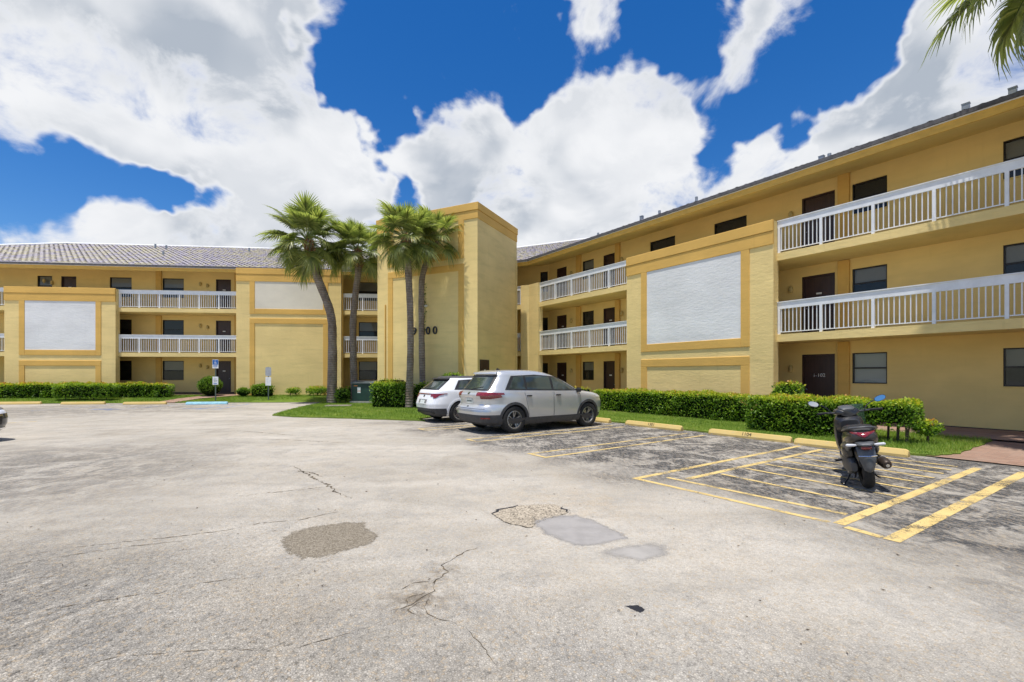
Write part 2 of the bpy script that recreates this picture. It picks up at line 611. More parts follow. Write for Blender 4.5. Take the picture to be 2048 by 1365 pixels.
simple('patch_smooth', (.295, .278, .262), .9, var=.10, vscale=4, bump=.35, bscale=90, spec=.15)
simple('patch_pale', (.33, .31, .285), .9, var=.10, vscale=4, bump=.35, bscale=90, spec=.15)
t = NT('patch_brown')
vv = t.voro(95.0, out=1)
sp = t.n('ShaderNodeSeparateColor')
t.link(vv, sp.inputs[0])
t.fin(t.mix(sp.outputs[0], (.135, .112, .082), (.30, .262, .205)), .95, spec=.1)
t.bump(t.noise(70, 4, .7), .8, .01)
simple('tar', (.012, .012, .016), .55, var=.3, vscale=40)
t = NT('crack_dirt')
t.fin(t.mix(t.mapr(t.noise(9, 4), .35, .65), (.065, .054, .040), (.16, .128, .09)), 1.0, spec=.0)
def crumble(name, scale, lo=.72, hi=.96):
    m = MATS[name]
    tt = m.node_tree
    a_ = tt.nodes.new('ShaderNodeAttribute')
    a_.attribute_name = 'rim'
    n_ = tt.nodes.new('ShaderNodeTexNoise')
    n_.inputs['Scale'].default_value = scale
    n_.inputs['Detail'].default_value = 7
    n_.inputs['Roughness'].default_value = .7
    tcn = tt.nodes.new('ShaderNodeTexCoord')
    tt.links.new(tcn.outputs['Object'], n_.inputs['Vector'])
    ad = tt.nodes.new('ShaderNodeMath')
    ad.operation = 'ADD'
    tt.links.new(a_.outputs['Fac'], ad.inputs[0])
    tt.links.new(n_.outputs[0], ad.inputs[1])
    n2_ = tt.nodes.new('ShaderNodeTexNoise')
    n2_.inputs['Scale'].default_value = 170
    tt.links.new(tcn.outputs['Object'], n2_.inputs['Vector'])
    ad2 = tt.nodes.new('ShaderNodeMath')
    ad2.operation = 'MULTIPLY_ADD'
    tt.links.new(n2_.outputs[0], ad2.inputs[0])
    ad2.inputs[1].default_value = hi
    tt.links.new(ad.outputs[0], ad2.inputs[2])
    mr = tt.nodes.new('ShaderNodeMath')
    mr.operation = 'GREATER_THAN'
    tt.links.new(ad2.outputs[0], mr.inputs[0])
    mr.inputs[1].default_value = lo + hi * .5
    tr_ = tt.nodes.new('ShaderNodeBsdfTransparent')
    mx_ = tt.nodes.new('ShaderNodeMixShader')
    bs_ = next(n for n in tt.nodes if n.type == 'BSDF_PRINCIPLED')
    out_ = next(n for n in tt.nodes if n.type == 'OUTPUT_MATERIAL')
    tt.links.new(mr.outputs[0], mx_.inputs[0])
    tt.links.new(tr_.outputs[0], mx_.inputs[1])
    tt.links.new(bs_.outputs[0], mx_.inputs[2])
    tt.links.new(mx_.outputs[0], out_.inputs[0])


simple('tar_film', (.012, .012, .016), .55, var=.3, vscale=40)
for nm_, sc_, lo_, hi_ in (('patch_smooth', 9, .78, 1.3), ('patch_pale', 7, .85, 2.2), ('patch_brown', 26, .75, .9), ('tar_film', 60, .80, .3)):
    crumble(nm_, sc_, lo_, hi_)
simple('gravel_pale', (.35, .30, .232), .95, var=.5, vscale=40, bump=.9, bscale=45, spec=.1)
simple('gravel_dark', (.16, .14, .115), .95, var=.3, vscale=25, spec=.1)
t = NT('line_paint')
w1 = t.math('ADD', t.math('MULTIPLY', t.noise(30, 6, .75, None, .5), .6), t.math('MULTIPLY', t.noise(260, 2, .6), .4))
w2 = t.mapr(t.noise(2.2, 5, .65), .34, .62, .47, .60)
keep = t.math('LESS_THAN', w1, w2)
t.fin(t.mix(t.noise(5), (.56, .40, .145), (.66, .50, .22)), .8, spec=.2)
trn = t.n('ShaderNodeBsdfTransparent')
mx = t.n('ShaderNodeMixShader')
t.link(keep, mx.inputs[0])
t.link(trn.outputs[0], mx.inputs[1])
t.link(t.bs.outputs[0], mx.inputs[2])
t.link(mx.outputs[0], t.out.inputs[0])
t = NT('blue_paint')
keep = t.math('GREATER_THAN', t.math('ADD', t.math('MULTIPLY', t.noise(6, 7, .75), .5), t.math('MULTIPLY', t.noise(90, 2), .5)), .52)
t.fin((.10, .22, .50), .8, spec=.2)
trn = t.n('ShaderNodeBsdfTransparent')
mx = t.n('ShaderNodeMixShader')
t.link(keep, mx.inputs[0])
t.link(trn.outputs[0], mx.inputs[1])
t.link(t.bs.outputs[0], mx.inputs[2])
t.link(mx.outputs[0], t.out.inputs[0])
t = NT('lawn_soil')
g1 = t.mapr(t.noise(1.1, 6, .65), .32, .68)
g2 = t.mapr(t.noise(24, 6, .75), .3, .7)
t.fin(t.mix(t.math('MULTIPLY', g2, .6), t.mix(g1, (.13, .215, .03), (.21, .28, .045)), (.10, .13, .03)), .95, spec=.1)
t.bump(t.noise(50, 4, .7), .8, .03)
t = NT('brick_paver')
bk = t.n('ShaderNodeTexBrick')
bk.inputs['Scale'].default_value = 1.0
bk.inputs['Brick Width'].default_value = .21
bk.inputs['Row Height'].default_value = .105
bk.inputs['Mortar Size'].default_value = .006
bk.inputs['Color1'].default_value = (.25, .15, .105, 1)
bk.inputs['Color2'].default_value = (.32, .20, .145, 1)
bk.inputs['Mortar'].default_value = (.20, .15, .12, 1)
t.link(t.vec((1, 1, 1), -math.atan2(FR.a.y, FR.a.x)), bk.inputs['Vector'])
blot = t.mapr(t.noise(1.4, 5), .35, .7)
t.fin(t.mix(t.math('MULTIPLY', blot, .4), bk.outputs[0], (.36, .27, .21)), .9, spec=.15)
t.bump(bk.outputs['Fac'], -.35, .01)
simple('mulch', (.10, .06, .04), 1.0, var=.5, vscale=30, bump=1.0, bscale=60, spec=0)

POT = [(-.22, 5.17), (-.14, 5.36), (.07, 5.49), (.31, 5.55), (.52, 5.53), (.63, 5.33), (.63, 5.17), (.45, 5.06), (.28, 4.91), (.22, 4.73), (.11, 4.73), (-.08, 4.91)]


def inside(x, y, poly):
    c = False
    j = len(poly) - 1
    for i in range(len(poly)):
        xi, yi = poly[i]
        xj, yj = poly[j]
        if (yi > y) != (yj > y) and x < (xj - xi) * (y - yi) / (yj - yi) + xi:
            c = not c
        j = i
    return c


def wobble(poly, amp=.02, sub=5, seed=1):
    r = random.Random(seed)
    out = []
    for i, (x, y) in enumerate(poly):
        x2, y2 = poly[(i + 1) % len(poly)]
        for k in range(sub):
            f = k / sub
            out.append((x + (x2 - x) * f + r.uniform(-amp, amp), y + (y2 - y) * f + r.uniform(-amp, amp)))
    return out


POTW = wobble(POT, .018, 4, 3)
gm = MB()
gx0, gx1, gy0, gy1, B = -.5, .9, 4.4, 5.8, 300.0
for q in (((-B, -60), (B, -60), (gx1, gy0), (gx0, gy0)), ((B, -60), (B, B), (gx1, gy1), (gx1, gy0)), ((B, B), (-B, B), (gx0, gy1), (gx1, gy1)), ((-B, B), (-B, -60), (gx0, gy0), (gx0, gy1))):
    gm.face([(x, y, 0) for x, y in q])
NG = 56
rows = []
for j in range(NG + 1):
    row = []
    for i in range(NG + 1):
        x = gx0 + (gx1 - gx0) * i / NG
        y = gy0 + (gy1 - gy0) * j / NG
        z = -.02 if inside(x, y, POTW) and 0 < i < NG and 0 < j < NG else 0.0
        row.append((x, y, z))
    rows.append(row)
gm.grid(rows)
lot = tag(obj('parking_lot', gm.mesh('parking_lot'), 'asphalt'), kind='structure', label='worn pale grey asphalt of the parking lot')


def flat(name, poly, z, m, parent=None):
    b = MB()
    b.face([(x, y, z) for x, y in poly])
    me = b.mesh(name)
    weld(me)
    if me.polygons and me.polygons[0].normal.z < 0:
        me.flip_normals()
    return obj(name, me, m, parent)


def ragged(name, poly, z, m, inner):
    """a thin patch whose rim crumbles away: the attribute rim is 1 inside and 0 on the outline"""
    cx_, cy_ = sum(p[0] for p in poly) / len(poly), sum(p[1] for p in poly) / len(poly)
    b = MB()
    ks = [0.02, inner, 1.10]
    b.grid([[(cx_ + (x - cx_) * k, cy_ + (y - cy_) * k, z - (.0006 if k > 1 else 0)) for x, y in poly] for k in ks], 0, True)
    b.face([(cx_ + (x - cx_) * .02, cy_ + (y - cy_) * .02, z) for x, y in poly])
    n_ = len(poly)
    me = b.mesh(name)
    me.attributes.new('rim', 'FLOAT', 'POINT').data.foreach_set('value', [1.0] * (2 * n_) + [0.0] * n_ + [1.0] * n_)
    return obj(name, me, m, lot)


# pothole: broken limerock floor, loose stones, and the black broken edge of the surfacing
pm = MB()
pr = random.Random(5)
cxp, cyp = .22, 5.16
rows = []
for k in range(7):
    f = k / 6
    rows.append([(cxp + (x - cxp) * f, cyp + (y - cyp) * f, -.013 + .0145 * f ** 3 + pr.uniform(-.003, .003) * (f < .99)) for x, y in POTW])
pm.grid(rows, 0, True)
pot = obj('pothole', pm.mesh('pothole', True), 'gravel_pale', lot)
sm = [MB(), MB()]
for k in range(260):
    i = pr.randrange(len(POTW))
    f = pr.random() ** .5 * 1.08
    x = cxp + (POTW[i][0] - cxp) * f + pr.uniform(-.02, .02)
    y = cyp + (POTW[i][1] - cyp) * f + pr.uniform(-.02, .02)
    r = pr.uniform(.004, .011)
    z = -.012 + .012 * min(1, f) ** 3
    b = sm[0 if pr.random() < .7 else 1]
    pts = [(x + r * pr.uniform(.6, 1.2) * math.cos(a), y + r * pr.uniform(.6, 1.2) * math.sin(a), z) for a in (0, 1.3, 2.5, 3.8, 5.1)]
    top = (x + pr.uniform(-.3, .3) * r, y, z + r * pr.uniform(.7, 1.2))
    for q in range(5):
        b.face([pts[q], pts[(q + 1) % 5], top])
tag(obj('loose_gravel', sm[0].mesh('gravel'), 'gravel_pale', pot), kind='stuff')
tag(obj('loose_gravel', sm[1].mesh('gravel'), 'gravel_dark', pot), kind='stuff')
for i0, i1 in ((0, 9), (18, 23)):
    b = MB()
    row1, row2 = [], []
    for i in range(i0, i1):
        x, y = POTW[i % len(POTW)]
        w_ = pr.uniform(.006, .03) * math.sin(math.pi * (i - i0 + .5) / (i1 - i0)) + .003
        row1.append((x + (x - cxp) * .02, y + (y - cyp) * .02, .0045))
        row2.append((x - (x - cxp) * w_ * 2.5, y - (y - cyp) * w_ * 2.5, .0022))
    b.grid([row1, row2])
    obj('broken_edge', b.mesh('edge'), 'tar', pot)

for i, (poly, m, z) in enumerate((
    ([(.22, 4.86), (.34, 5.01), (.51, 5.1), (.71, 5.12), (.88, 4.96), (.99, 4.71), (1.1, 4.52), (1.13, 4.38), (.95, 4.32), (.79, 4.23), (.65, 4.19), (.5, 4.3), (.33, 4.52)], 'patch_smooth', .0016),
    ([(.73, 4.03), (.92, 4.16), (1.14, 4.23), (1.34, 4.28), (1.42, 4.16), (1.4, 4.02), (1.27, 3.91), (1.08, 3.85), (.89, 3.93)], 'patch_pale', .0016),
    ([(-2.19, 4.32), (-2.2, 4.56), (-2.01, 4.76), (-1.76, 4.87), (-1.57, 4.86), (-1.53, 4.7), (-1.32, 4.49), (-1.31, 4.28), (-1.46, 4.11), (-1.63, 3.96), (-1.8, 3.92), (-2.0, 4.05)], 'patch_brown', .0016),
    ([(.76, 3.11), (.8, 3.125), (.86, 3.13), (.9, 3.08), (.905, 3.05), (.86, 3.01), (.84, 3.02), (.81, 3.05)], 'tar_film', .0016))):
    ragged('asphalt_patch' if i < 3 else 'tar_spot', wobble(poly, .012 if i < 3 else .003, 5, 10 + i), z, m, (.62, .30, .66, .15)[i])

CRACKS = [
    ([(-3.76, 7.86), (-3.29, 7.26), (-3.04, 6.98), (-2.65, 6.54), (-2.37, 6.12), (-2.05, 5.8)], .035),
    ([(-3.55, 7.5), (-3.2, 7.3), (-2.95, 7.05)], .03),
    ([(-4.35, 3.87), (-4.23, 3.99), (-4.11, 4.1), (-3.7, 4.29), (-3.33, 4.42), (-2.87, 4.64), (-2.68, 4.84), (-2.31, 4.96), (-2.06, 5.21), (-1.72, 5.41)], .013),
    ([(-4.2, 3.75), (-3.85, 4.0), (-3.5, 4.2), (-3.1, 4.35)], .010),
    ([(-3.32, 2.95), (-3.23, 3.02), (-3.12, 3.07), (-2.82, 3.2), (-2.74, 3.25), (-2.65, 3.29), (-2.56, 3.28), (-2.42, 3.42), (-2.21, 3.51), (-1.94, 3.58)], .009),
    ([(-3.55, 5.94), (-3.13, 6.14), (-2.8, 6.31), (-2.58, 6.45)], .016),
    ([(-.29, 4.18), (-.42, 4.05), (-.51, 3.9), (-.59, 3.78), (-.51, 3.63), (-.6, 3.48), (-.57, 3.33), (-.64, 3.22), (-.71, 3.09), (-.84, 3.03)], .014),
    ([(-.57, 3.33), (-.6, 3.16), (-.58, 3.05), (-.49, 2.95), (-.35, 2.89)], .010),
    ([(-.6, 3.48), (-.74, 3.46), (-.82, 3.34)], .010),
    ([(-1.3, 2.6), (-1.14, 2.7), (-.94, 2.81), (-.82, 2.93)], .007),
    ([(-3.85, 3.42), (-3.74, 3.49), (-3.57, 3.59)], .008),
    ([(-.31, 2.88), (-.17, 2.64), (-.09, 2.48)], .006),
    ([(-.62, 3.3), (-.74, 3.22), (-.72, 3.12)], .010), ([(-.56, 3.2), (-.66, 3.14), (-.7, 3.05), (-.62, 2.98)], .009),
    ([(-6.2, 11.2), (-5.2, 11.0), (-4.4, 10.7), (-3.9, 10.6)], .03),
    ([(-8.0, 13.0), (-6.4, 12.2), (-5.5, 11.8)], .03),
    ([(-2.6, 2.35), (-2.2, 2.55), (-1.7, 2.62), (-1.3, 2.6)], .006),
]
for i, (pl, w_) in enumerate(CRACKS):
    r = random.Random(i)
    pts = []
    for (x, y), (x2, y2) in zip(pl, pl[1:]):
        k = max(3, int(math.hypot(x2 - x, y2 - y) / .035))
        for q in range(k):
            pts.append((x + (x2 - x) * q / k + r.gauss(0, w_ * .55), y + (y2 - y) * q / k + r.gauss(0, w_ * .55)))
    pts.append(pl[-1])
    A_, B_ = [], []
    for q, (x, y) in enumerate(pts):
        x2, y2 = pts[min(q + 1, len(pts) - 1)]
        x1, y1 = pts[max(q - 1, 0)]
        d = math.hypot(x2 - x1, y2 - y1) or 1
        ww = w_ * .68 * max(0.10, r.uniform(-.05, 1.0)) * (.3 if math.sin(q * .21 + i * 2) > .88 else 1) * min(1, 4 * min(q, len(pts) - 1 - q) / len(pts) + .15)
        A_.append((x - (y2 - y1) / d * ww, y + (x2 - x1) / d * ww, .0025))
        B_.append((x + (y2 - y1) / d * ww, y - (x2 - x1) / d * ww, .0025))
    obj('crack', MB().grid([B_, A_]).mesh('crack'), 'crack_dirt', lot)


# painted stall lines, in the long wing's axes
def line(s0, n0, s1, n1, w_, m='line_paint', fr=FR, z=.004):
    a_, b_ = fr.p(s0, n0), fr.p(s1, n1)
    d = (b_ - a_).normalized()
    q = Vector((-d.y, d.x, 0)) * w_ * .5
    return flat('painted_line', [(v.x, v.y) for v in (a_ - q, b_ - q, b_ + q, a_ + q)], z, m, lot)


for s1_, s2_, n0_, n1_, w_ in ((5.05, 4.6, 5.5, 10.8, .072), (2.32, 1.86, 5.55, 10.75, .075), (-.17, -.66, 5.35, 10.75, .075)):
    line(s1_, n0_, s1_ - .05, n1_, w_)
    line(s2_, n0_, s2_ - .05, n1_, w_)
    line(s1_, n1_ + .045, s2_ - .1, n1_ + .045, w_, z=.0075)
line(-2.90, 5.3, -2.87, 10.75, .10)
line(-3.38, 5.45, -3.34, 10.2, .10)
line(-5.72, 5.45, -5.50, 10.75, .115)
line(-6.24, 5.3, -5.98, 10.9, .135)
line(-2.82, 10.80, -5.42, 10.76, .085)
line(-5.58, 10.80, -5.90, 10.86, .095)
line(-3.1, 10.35, -5.42, 10.28, .08)
for k, n0_ in enumerate((5.5, 5.95, 6.42, 6.95, 7.5, 8.1, 8.75, 9.5)):
    line(-3.46, n0_ - .05, -5.50, n0_ + .12, .075, z=.0075)
line(14.5, 20.5, 13.4, 24.0, .12)
for s0_, s1_ in ((3.8, 4.6), (.6, 1.5), (-1.9, -2.2), (-2.6, -3.0)):
    line(s0_, 4.2, s1_, 8.4, .12, 'blue_paint', FL)
line(2.6, 7.6, 1.6, 7.7, .5, 'blue_paint', FL, .008)
line(-1.2, 7.6, -2.4, 7.7, .3, 'blue_paint', FL, .008)

# lawns, brick walks and floors
FRP = lambda s, n: tuple(FR.p(s, n))[:2]
FLP = lambda s, n: tuple(FL.p(s, n))[:2]


def kerb_sheet(name, poly, z, m, drop=.06, **kw):
    """a raised sheet with a skirt down into the ground"""
    b = MB()
    b.face([(x, y, z) for x, y in poly])
    for i in range(len(poly)):
        (x, y), (x2, y2) = poly[i], poly[(i + 1) % len(poly)]
        b.face([(x, y, z), (x, y, z - drop - .05), (x2, y2, z - drop - .05), (x2, y2, z)])
    me = b.mesh(name)
    weld(me)
    return tag(obj(name, me, m), **kw)


def smooth_edge(poly, amp, seed):
    return wobble(poly, amp, 6, seed)


LAWN = [FRP(-5.25, .9), FRP(-5.25, 2.4), FRP(-5.22, 4.0), FRP(-5.0, 4.72), FRP(-4.4, 4.86), FRP(-2, 4.84), FRP(1, 4.82), FRP(4, 4.84), FRP(7.0, 4.86), FRP(8.15, 5.0),
        FRP(8.25, 7.0), FRP(8.2, 8.6), FRP(7.6, 9.7), (-2.96, 15.46), (-5.82, 16.34), (-8.2, 16.95), (-9.23, 17.53), (-9.6, 19.0), (-10.15, 21.8), (-10.6, 25.8), (-10.4, 28.8), (-7.4, 29.6), (-1.0, 26.3), FRP(13.5, .7), FRP(9, .9), FRP(2, .9)]
lawn = kerb_sheet('lawn', wobble(LAWN, .03, 6, 4), .045, 'lawn_soil', kind='structure')
LAWN2 = [(26, 3.0), (8, 2.95), (2.9, 2.85), (-3.5, 3.2), (-6.6, 3.3), (-6.9, .0), (-6.4, -.1), (26, -.1)]
b = MB()
rows = []
for k in range(7):
    f = k / 6
    rows.append([tuple(FL.p(s, (3.0 + (.2 if s < -2 else 0) + .04 * math.sin(s * 3.1)) * (1 - f) - .1 * f, .02 + .30 * (f ** .8))) for s in np.linspace(26, -6.9, 80)])
b.grid(rows)
lawn2 = tag(obj('lawn', b.mesh('lawn'), 'lawn_soil'), kind='structure')

WALK = [FRP(-14, .9), FRP(13.9, .9), FRP(13.9, -1.9), FRP(-14, -1.9)]
tag(flat('brick_walk', WALK, .060, 'brick_paver'), kind='structure')
tag(flat('brick_walk', [FRP(-14, .86), FRP(-14, 4.75), FRP(-5.6, 4.72), FRP(-4.9, 4.74), FRP(-4.9, .86)], .022, 'brick_paver'), kind='structure')
tag(flat('brick_walk', [FLP(26, .0), FLP(26, -1.9), FLP(-11.9, -1.9), FLP(-11.9, .0)], .335, 'brick_paver'), kind='structure')
b = MB()
b.grid([[tuple(FL.p(s, n, z)) for s in (s0_, s1_)] for s0_, s1_, n, z in ((2.95, 1.9, 3.05, .035), (2.4, 1.2, 1.8, .20), (1.6, -.3, .6, .31), (.6, -.3, .0, .345))])
tag(obj('brick_walk', b.mesh('path'), 'brick_paver'), kind='structure')
b = MB()
b.box(-.2, .9, .2, 8.0, -.1, .05)
tag(flat('mulch_bed', wobble([FRP(-.6, 1.7), FRP(3.5, 1.65), FRP(7.2, 1.75), FRP(7.2, .9), FRP(-.6, .9)], .04, 6, 9), .052, 'mulch', lawn), kind='structure')
# ================================================================== BUILDING
BW = Matrix.Translation((1.055, 26.68, 0))
bld = tag(obj('apartment_building', None, None, None, BW), 'three-storey yellow stucco apartment building bent round the parking lot, white railings', 'building')
Z2, Z3 = 2.98, 5.74                      # walkway floors
SL = .28                                 # slab depth
WALLN = -1.86


def bpart(name, mb, m, parent=None, fr=None, smooth=False):
    return obj(name, mb.mesh(name, smooth), m, parent or bld, fr.M if fr else None)


def wall_sheet(fr, s0, s1, z0, z1, holes, n=WALLN, depth=.14):
    """wall face with real openings and their reveals"""
    b = MB()
    xs = sorted({s0, s1, *[h[0] for h in holes], *[h[1] for h in holes]})
    zs = sorted({z0, z1, *[h[2] for h in holes], *[h[3] for h in holes]})
    for i in range(len(xs) - 1):
        for j in range(len(zs) - 1):
            mx_, mz_ = (xs[i] + xs[i + 1]) / 2, (zs[j] + zs[j + 1]) / 2
            if mx_ < s0 or mx_ > s1 or mz_ < z0 or mz_ > z1 or any(h[0] < mx_ < h[1] and h[2] < mz_ < h[3] for h in holes):
                continue
            b.face([(xs[i], n, zs[j]), (xs[i], n, zs[j + 1]), (xs[i + 1], n, zs[j + 1]), (xs[i + 1], n, zs[j])])
    for h in holes:
        a_, c_, e_, g_ = h
        d = n - depth
        b.face([(a_, n, e_), (a_, d, e_), (a_, d, g_), (a_, n, g_)])
        b.face([(c_, n, e_), (c_, n, g_), (c_, d, g_), (c_, d, e_)])
        b.face([(a_, n, g_), (a_, d, g_), (c_, d, g_), (c_, n, g_)])
        b.face([(a_, n, e_), (c_, n, e_), (c_, d, e_), (a_, d, e_)])
    return b


def window(fr, s0, s1, z0, z1, style=0):
    """bronze single-hung window: frame > panes, insect screen, blind. style 0 pale blind, 1 dark"""
    w_, h_ = s1 - s0, z1 - z0
    M0 = fr.at((s0 + s1) / 2, WALLN - .07, z0)
    f = MB()
    t_ = .035
    f.box(-w_ / 2, -w_ / 2 + t_, -.05, .03, 0, h_).box(w_ / 2 - t_, w_ / 2, -.05, .03, 0, h_)
    f.box(-w_ / 2 + t_, w_ / 2 - t_, -.05, .03, 0, t_).box(-w_ / 2 + t_, w_ / 2 - t_, -.05, .03, h_ - t_, h_)
    f.box(-w_ / 2 + t_, w_ / 2 - t_, -.03, .02, h_ * .48, h_ * .48 + .05)
    win = obj('window', f.mesh('window_frame'), 'bronze', bld, M0)
    for za, zb, y in ((t_, h_ * .48, .0), (h_ * .48 + .05, h_ - t_, -.012)):
        p = MB()
        p.face([(-w_ / 2 + t_, y, za), (-w_ / 2 + t_, y, zb), (w_ / 2 - t_, y, zb), (w_ / 2 - t_, y, za)])
        obj('pane', p.mesh('pane'), 'pane_glass', win, M0)
    p = MB()
    p.face([(-w_ / 2 + t_, -.02, t_), (-w_ / 2 + t_, -.02, h_ * .48), (w_ / 2 - t_, -.02, h_ * .48), (w_ / 2 - t_, -.02, t_)])
    if style != 2:
        obj('insect_screen', p.mesh('screen'), 'insect_screen', win, M0)
    p = MB()
    p.face([(-w_ / 2, -.06, 0), (-w_ / 2, -.06, h_), (w_ / 2, -.06, h_), (w_ / 2, -.06, 0)])
    obj('blind', p.mesh('blind'), ('blind', 'blind_dark', 'blind_pale')[style], win, M0)
    sl = MB().box(-w_ / 2 - .02, w_ / 2 + .02, .02, .10, -.03, 0)
    obj('sill', sl.mesh('sill'), 'wall_inner', win, M0)
    return win


PLATE = {}


def door(fr, s0, s1, z0, z1, text=None, knob=1):
    w_, h_ = s1 - s0, z1 - z0
    M0 = fr.at((s0 + s1) / 2, WALLN - .10, z0)
    b = MB()
    b.box(-w_ / 2 + .05, w_ / 2 - .05, -.05, 0, 0, h_ - .05)
    for x0 in (-.34, .06):
        for za, zb in ((.18, .8), (.95, 1.85)):
            pass
    d = obj('door', b.mesh('door'), 'door_brown', bld, M0)
    f = MB().box(-w_ / 2, -w_ / 2 + .048, -.05, .08, 0, h_).box(w_ / 2 - .048, w_ / 2, -.05, .08, 0, h_).box(-w_ / 2 + .048, w_ / 2 - .048, -.05, .08, h_ - .048, h_)
    obj('door_frame', f.mesh('door_frame'), 'door_brown', d, M0)
    k = MB()
    k.lathe([(.0, .065), (.022, .06), (.03, .045), (.022, .03), (.012, .02), (.012, .0)], 10, 'Y', (knob * (w_ / 2 - .13), 0, 1.0))
    obj('knob', k.mesh('knob', True), 'grey_metal', d, M0)
    Mt = M0 @ Matrix.Translation((0, .006, 1.5))
    if text:
        me = text_mesh(text, .17, .003)
        o = obj('unit_number', me, 'plate_white', d, Mt @ Matrix.Rotation(math.pi, 4, 'Z') @ Matrix.Rotation(math.pi / 2, 4, 'X'))
    else:
        if 'p' not in PLATE:
            PLATE['p'] = MB().box(-.085, .085, 0, .008, -.03, .03).mesh('unit_plate')
        obj('unit_plate', PLATE['p'], 'plate_white', d, Mt)
    return d


def sconce(fr, s, z):
    b = MB()
    b.lathe([(.0, -.13), (.05, -.12), (.075, -.05), (.075, .05), (.05, .12), (.0, .13)], 12, 'Z', (0, 0, 0))
    obj('wall_light', b.mesh('light', True), 'sconce', bld, fr.at(s, WALLN + .06, z))


# --- long wing, wall behind the walkways
F1, F2, F3 = .06, Z2, Z3
DT = (2.31, 5.13, 7.98)                   # door heads
R_DOORS = [(-1.09, -.05), (8.79, 9.66), (12.58, 13.45), (-7.9, -6.95)]
R_WINS = [(-2.53, -1.59, 1.02), (10.37, 11.25, 1.02), (-6.42, -5.07, 1.05), (-10.2, -9.2, 1.02)]
R_TOP = [(5.24, 6.63, 1.0), (1.96, 3.34, 1.0)]
for fi, (zf, zt) in enumerate(zip((F1, F2, F3), DT)):
    holes = [(a_, b_, zf, zt) for a_, b_ in R_DOORS] + [(a_, b_, zt - h_, zt) for a_, b_, h_ in R_WINS + (R_TOP if fi == 2 else [])]
    zb = 0.0 if fi == 0 else zf - SL
    ztop = (F2 - SL, F3 - SL, 8.5)[fi]
    bpart('wall', wall_sheet(FR, -14, 14.2, zb, ztop, holes), 'wall_inner', fr=FR)
    for a_, b_ in R_DOORS:
        door(FR, a_, b_, zf, zt, '1-102' if (fi == 0 and a_ == -1.09) else None, 1 if a_ < 0 else -1)
        sconce(FR, b_ + .35 if a_ < 0 else a_ - .45, zf + 1.75)
    for a_, b_, h_ in R_WINS + (R_TOP if fi == 2 else []):
        st = 2 if (fi == 0 and a_ == -2.53) else (1 if (a_ in (1.96, 5.24) or (fi == 2 and a_ == -2.53) or fi == 1 and a_ == 10.37) else 0)
        window(FR, a_, b_, zt - h_, zt, st)
    for a_, b_ in ((-1.53, -1.2), (11.33, 11.69), (8.47, 8.77)):
        bpart('pilaster', MB().box(a_, b_, WALLN - .02, WALLN + .10, zf if fi else 0, ztop - .002), 'stucco_ochre', fr=FR)

# --- link at the elbow
for fi, (zf, zt) in enumerate(zip((F1, F2, F3), DT)):
    ztop = (F2 - SL, F3 - SL, 8.5)[fi]
    zb = 0.0 if fi == 0 else zf - SL
    bpart('wall', wall_sheet(FE, -.5, 7.8, zb, ztop, [(-.40, .10, zt - 1.25, zt)]), 'wall_inner', fr=FE)
    window(FE, -.40, .10, zt - 1.25, zt, 1)

# --- wing across the back
L_DOORS = [(10.71, 11.61), (1.26, 2.21), (15.5, 16.4)]
L_WINS = [(12.13, 13.0), (7.40, 8.72), (4.21, 5.52), (-8.27, -7.02), (-10.6, -9.6), (19, 20.3)]
for fi, (zf, zt) in enumerate(zip((.335, F2, F3), (2.50, 5.19, 7.93))):
    holes = [(a_, b_, zf, zt) for a_, b_ in L_DOORS] + [(a_, b_, zt - 1.27, zt) for a_, b_ in L_WINS]
    zb = 0.0 if fi == 0 else zf - SL
    ztop = (F2 - SL, F3 - SL, 8.5)[fi]
    bpart('wall', wall_sheet(FL, -12.4, 28, zb, ztop, holes), 'wall_inner', fr=FL)
    for a_, b_ in L_DOORS:
        door(FL, a_, b_, zf, zt, None, -1)
        sconce(FL, b_ + .5, zf + 1.75)
        sconce(FL, b_ + .95, zf + 1.85)
    for k, (a_, b_) in enumerate(L_WINS):
        window(FL, a_, b_, zt - 1.27, zt, 1 if (fi == 1 and k in (1, 2)) or (fi == 0 and k == 1) or k == 4 else 0)
    for a_, b_ in ((5.56, 5.88), (.70, 1.0)):
        bpart('pilaster', MB().box(a_, b_, WALLN - .02, WALLN + .10, zf if fi else 0, ztop - .002), 'stucco_ochre', fr=FL)
bpart('base_course', MB().box(-11.5, 28, WALLN - .01, WALLN + .025, .336, .43), 'dark_base', fr=FL)
bpart('base_course', MB().box(-14, 13.9, WALLN - .01, WALLN + .012, .061, .085), 'dark_base', fr=FR)


# --- walkway slabs: one strip per wing and floor, mitred at the elbow
def mitre(n):
    """plan points of the facade line moved out by n: right end, inner corners, left end"""
    k = math.tan(rad(15.0))
    return [FR.p(-14, n), FR.p(13.7 - k * n, n), FL.p(-11.82 + k * n, n), FL.p(28, n)]


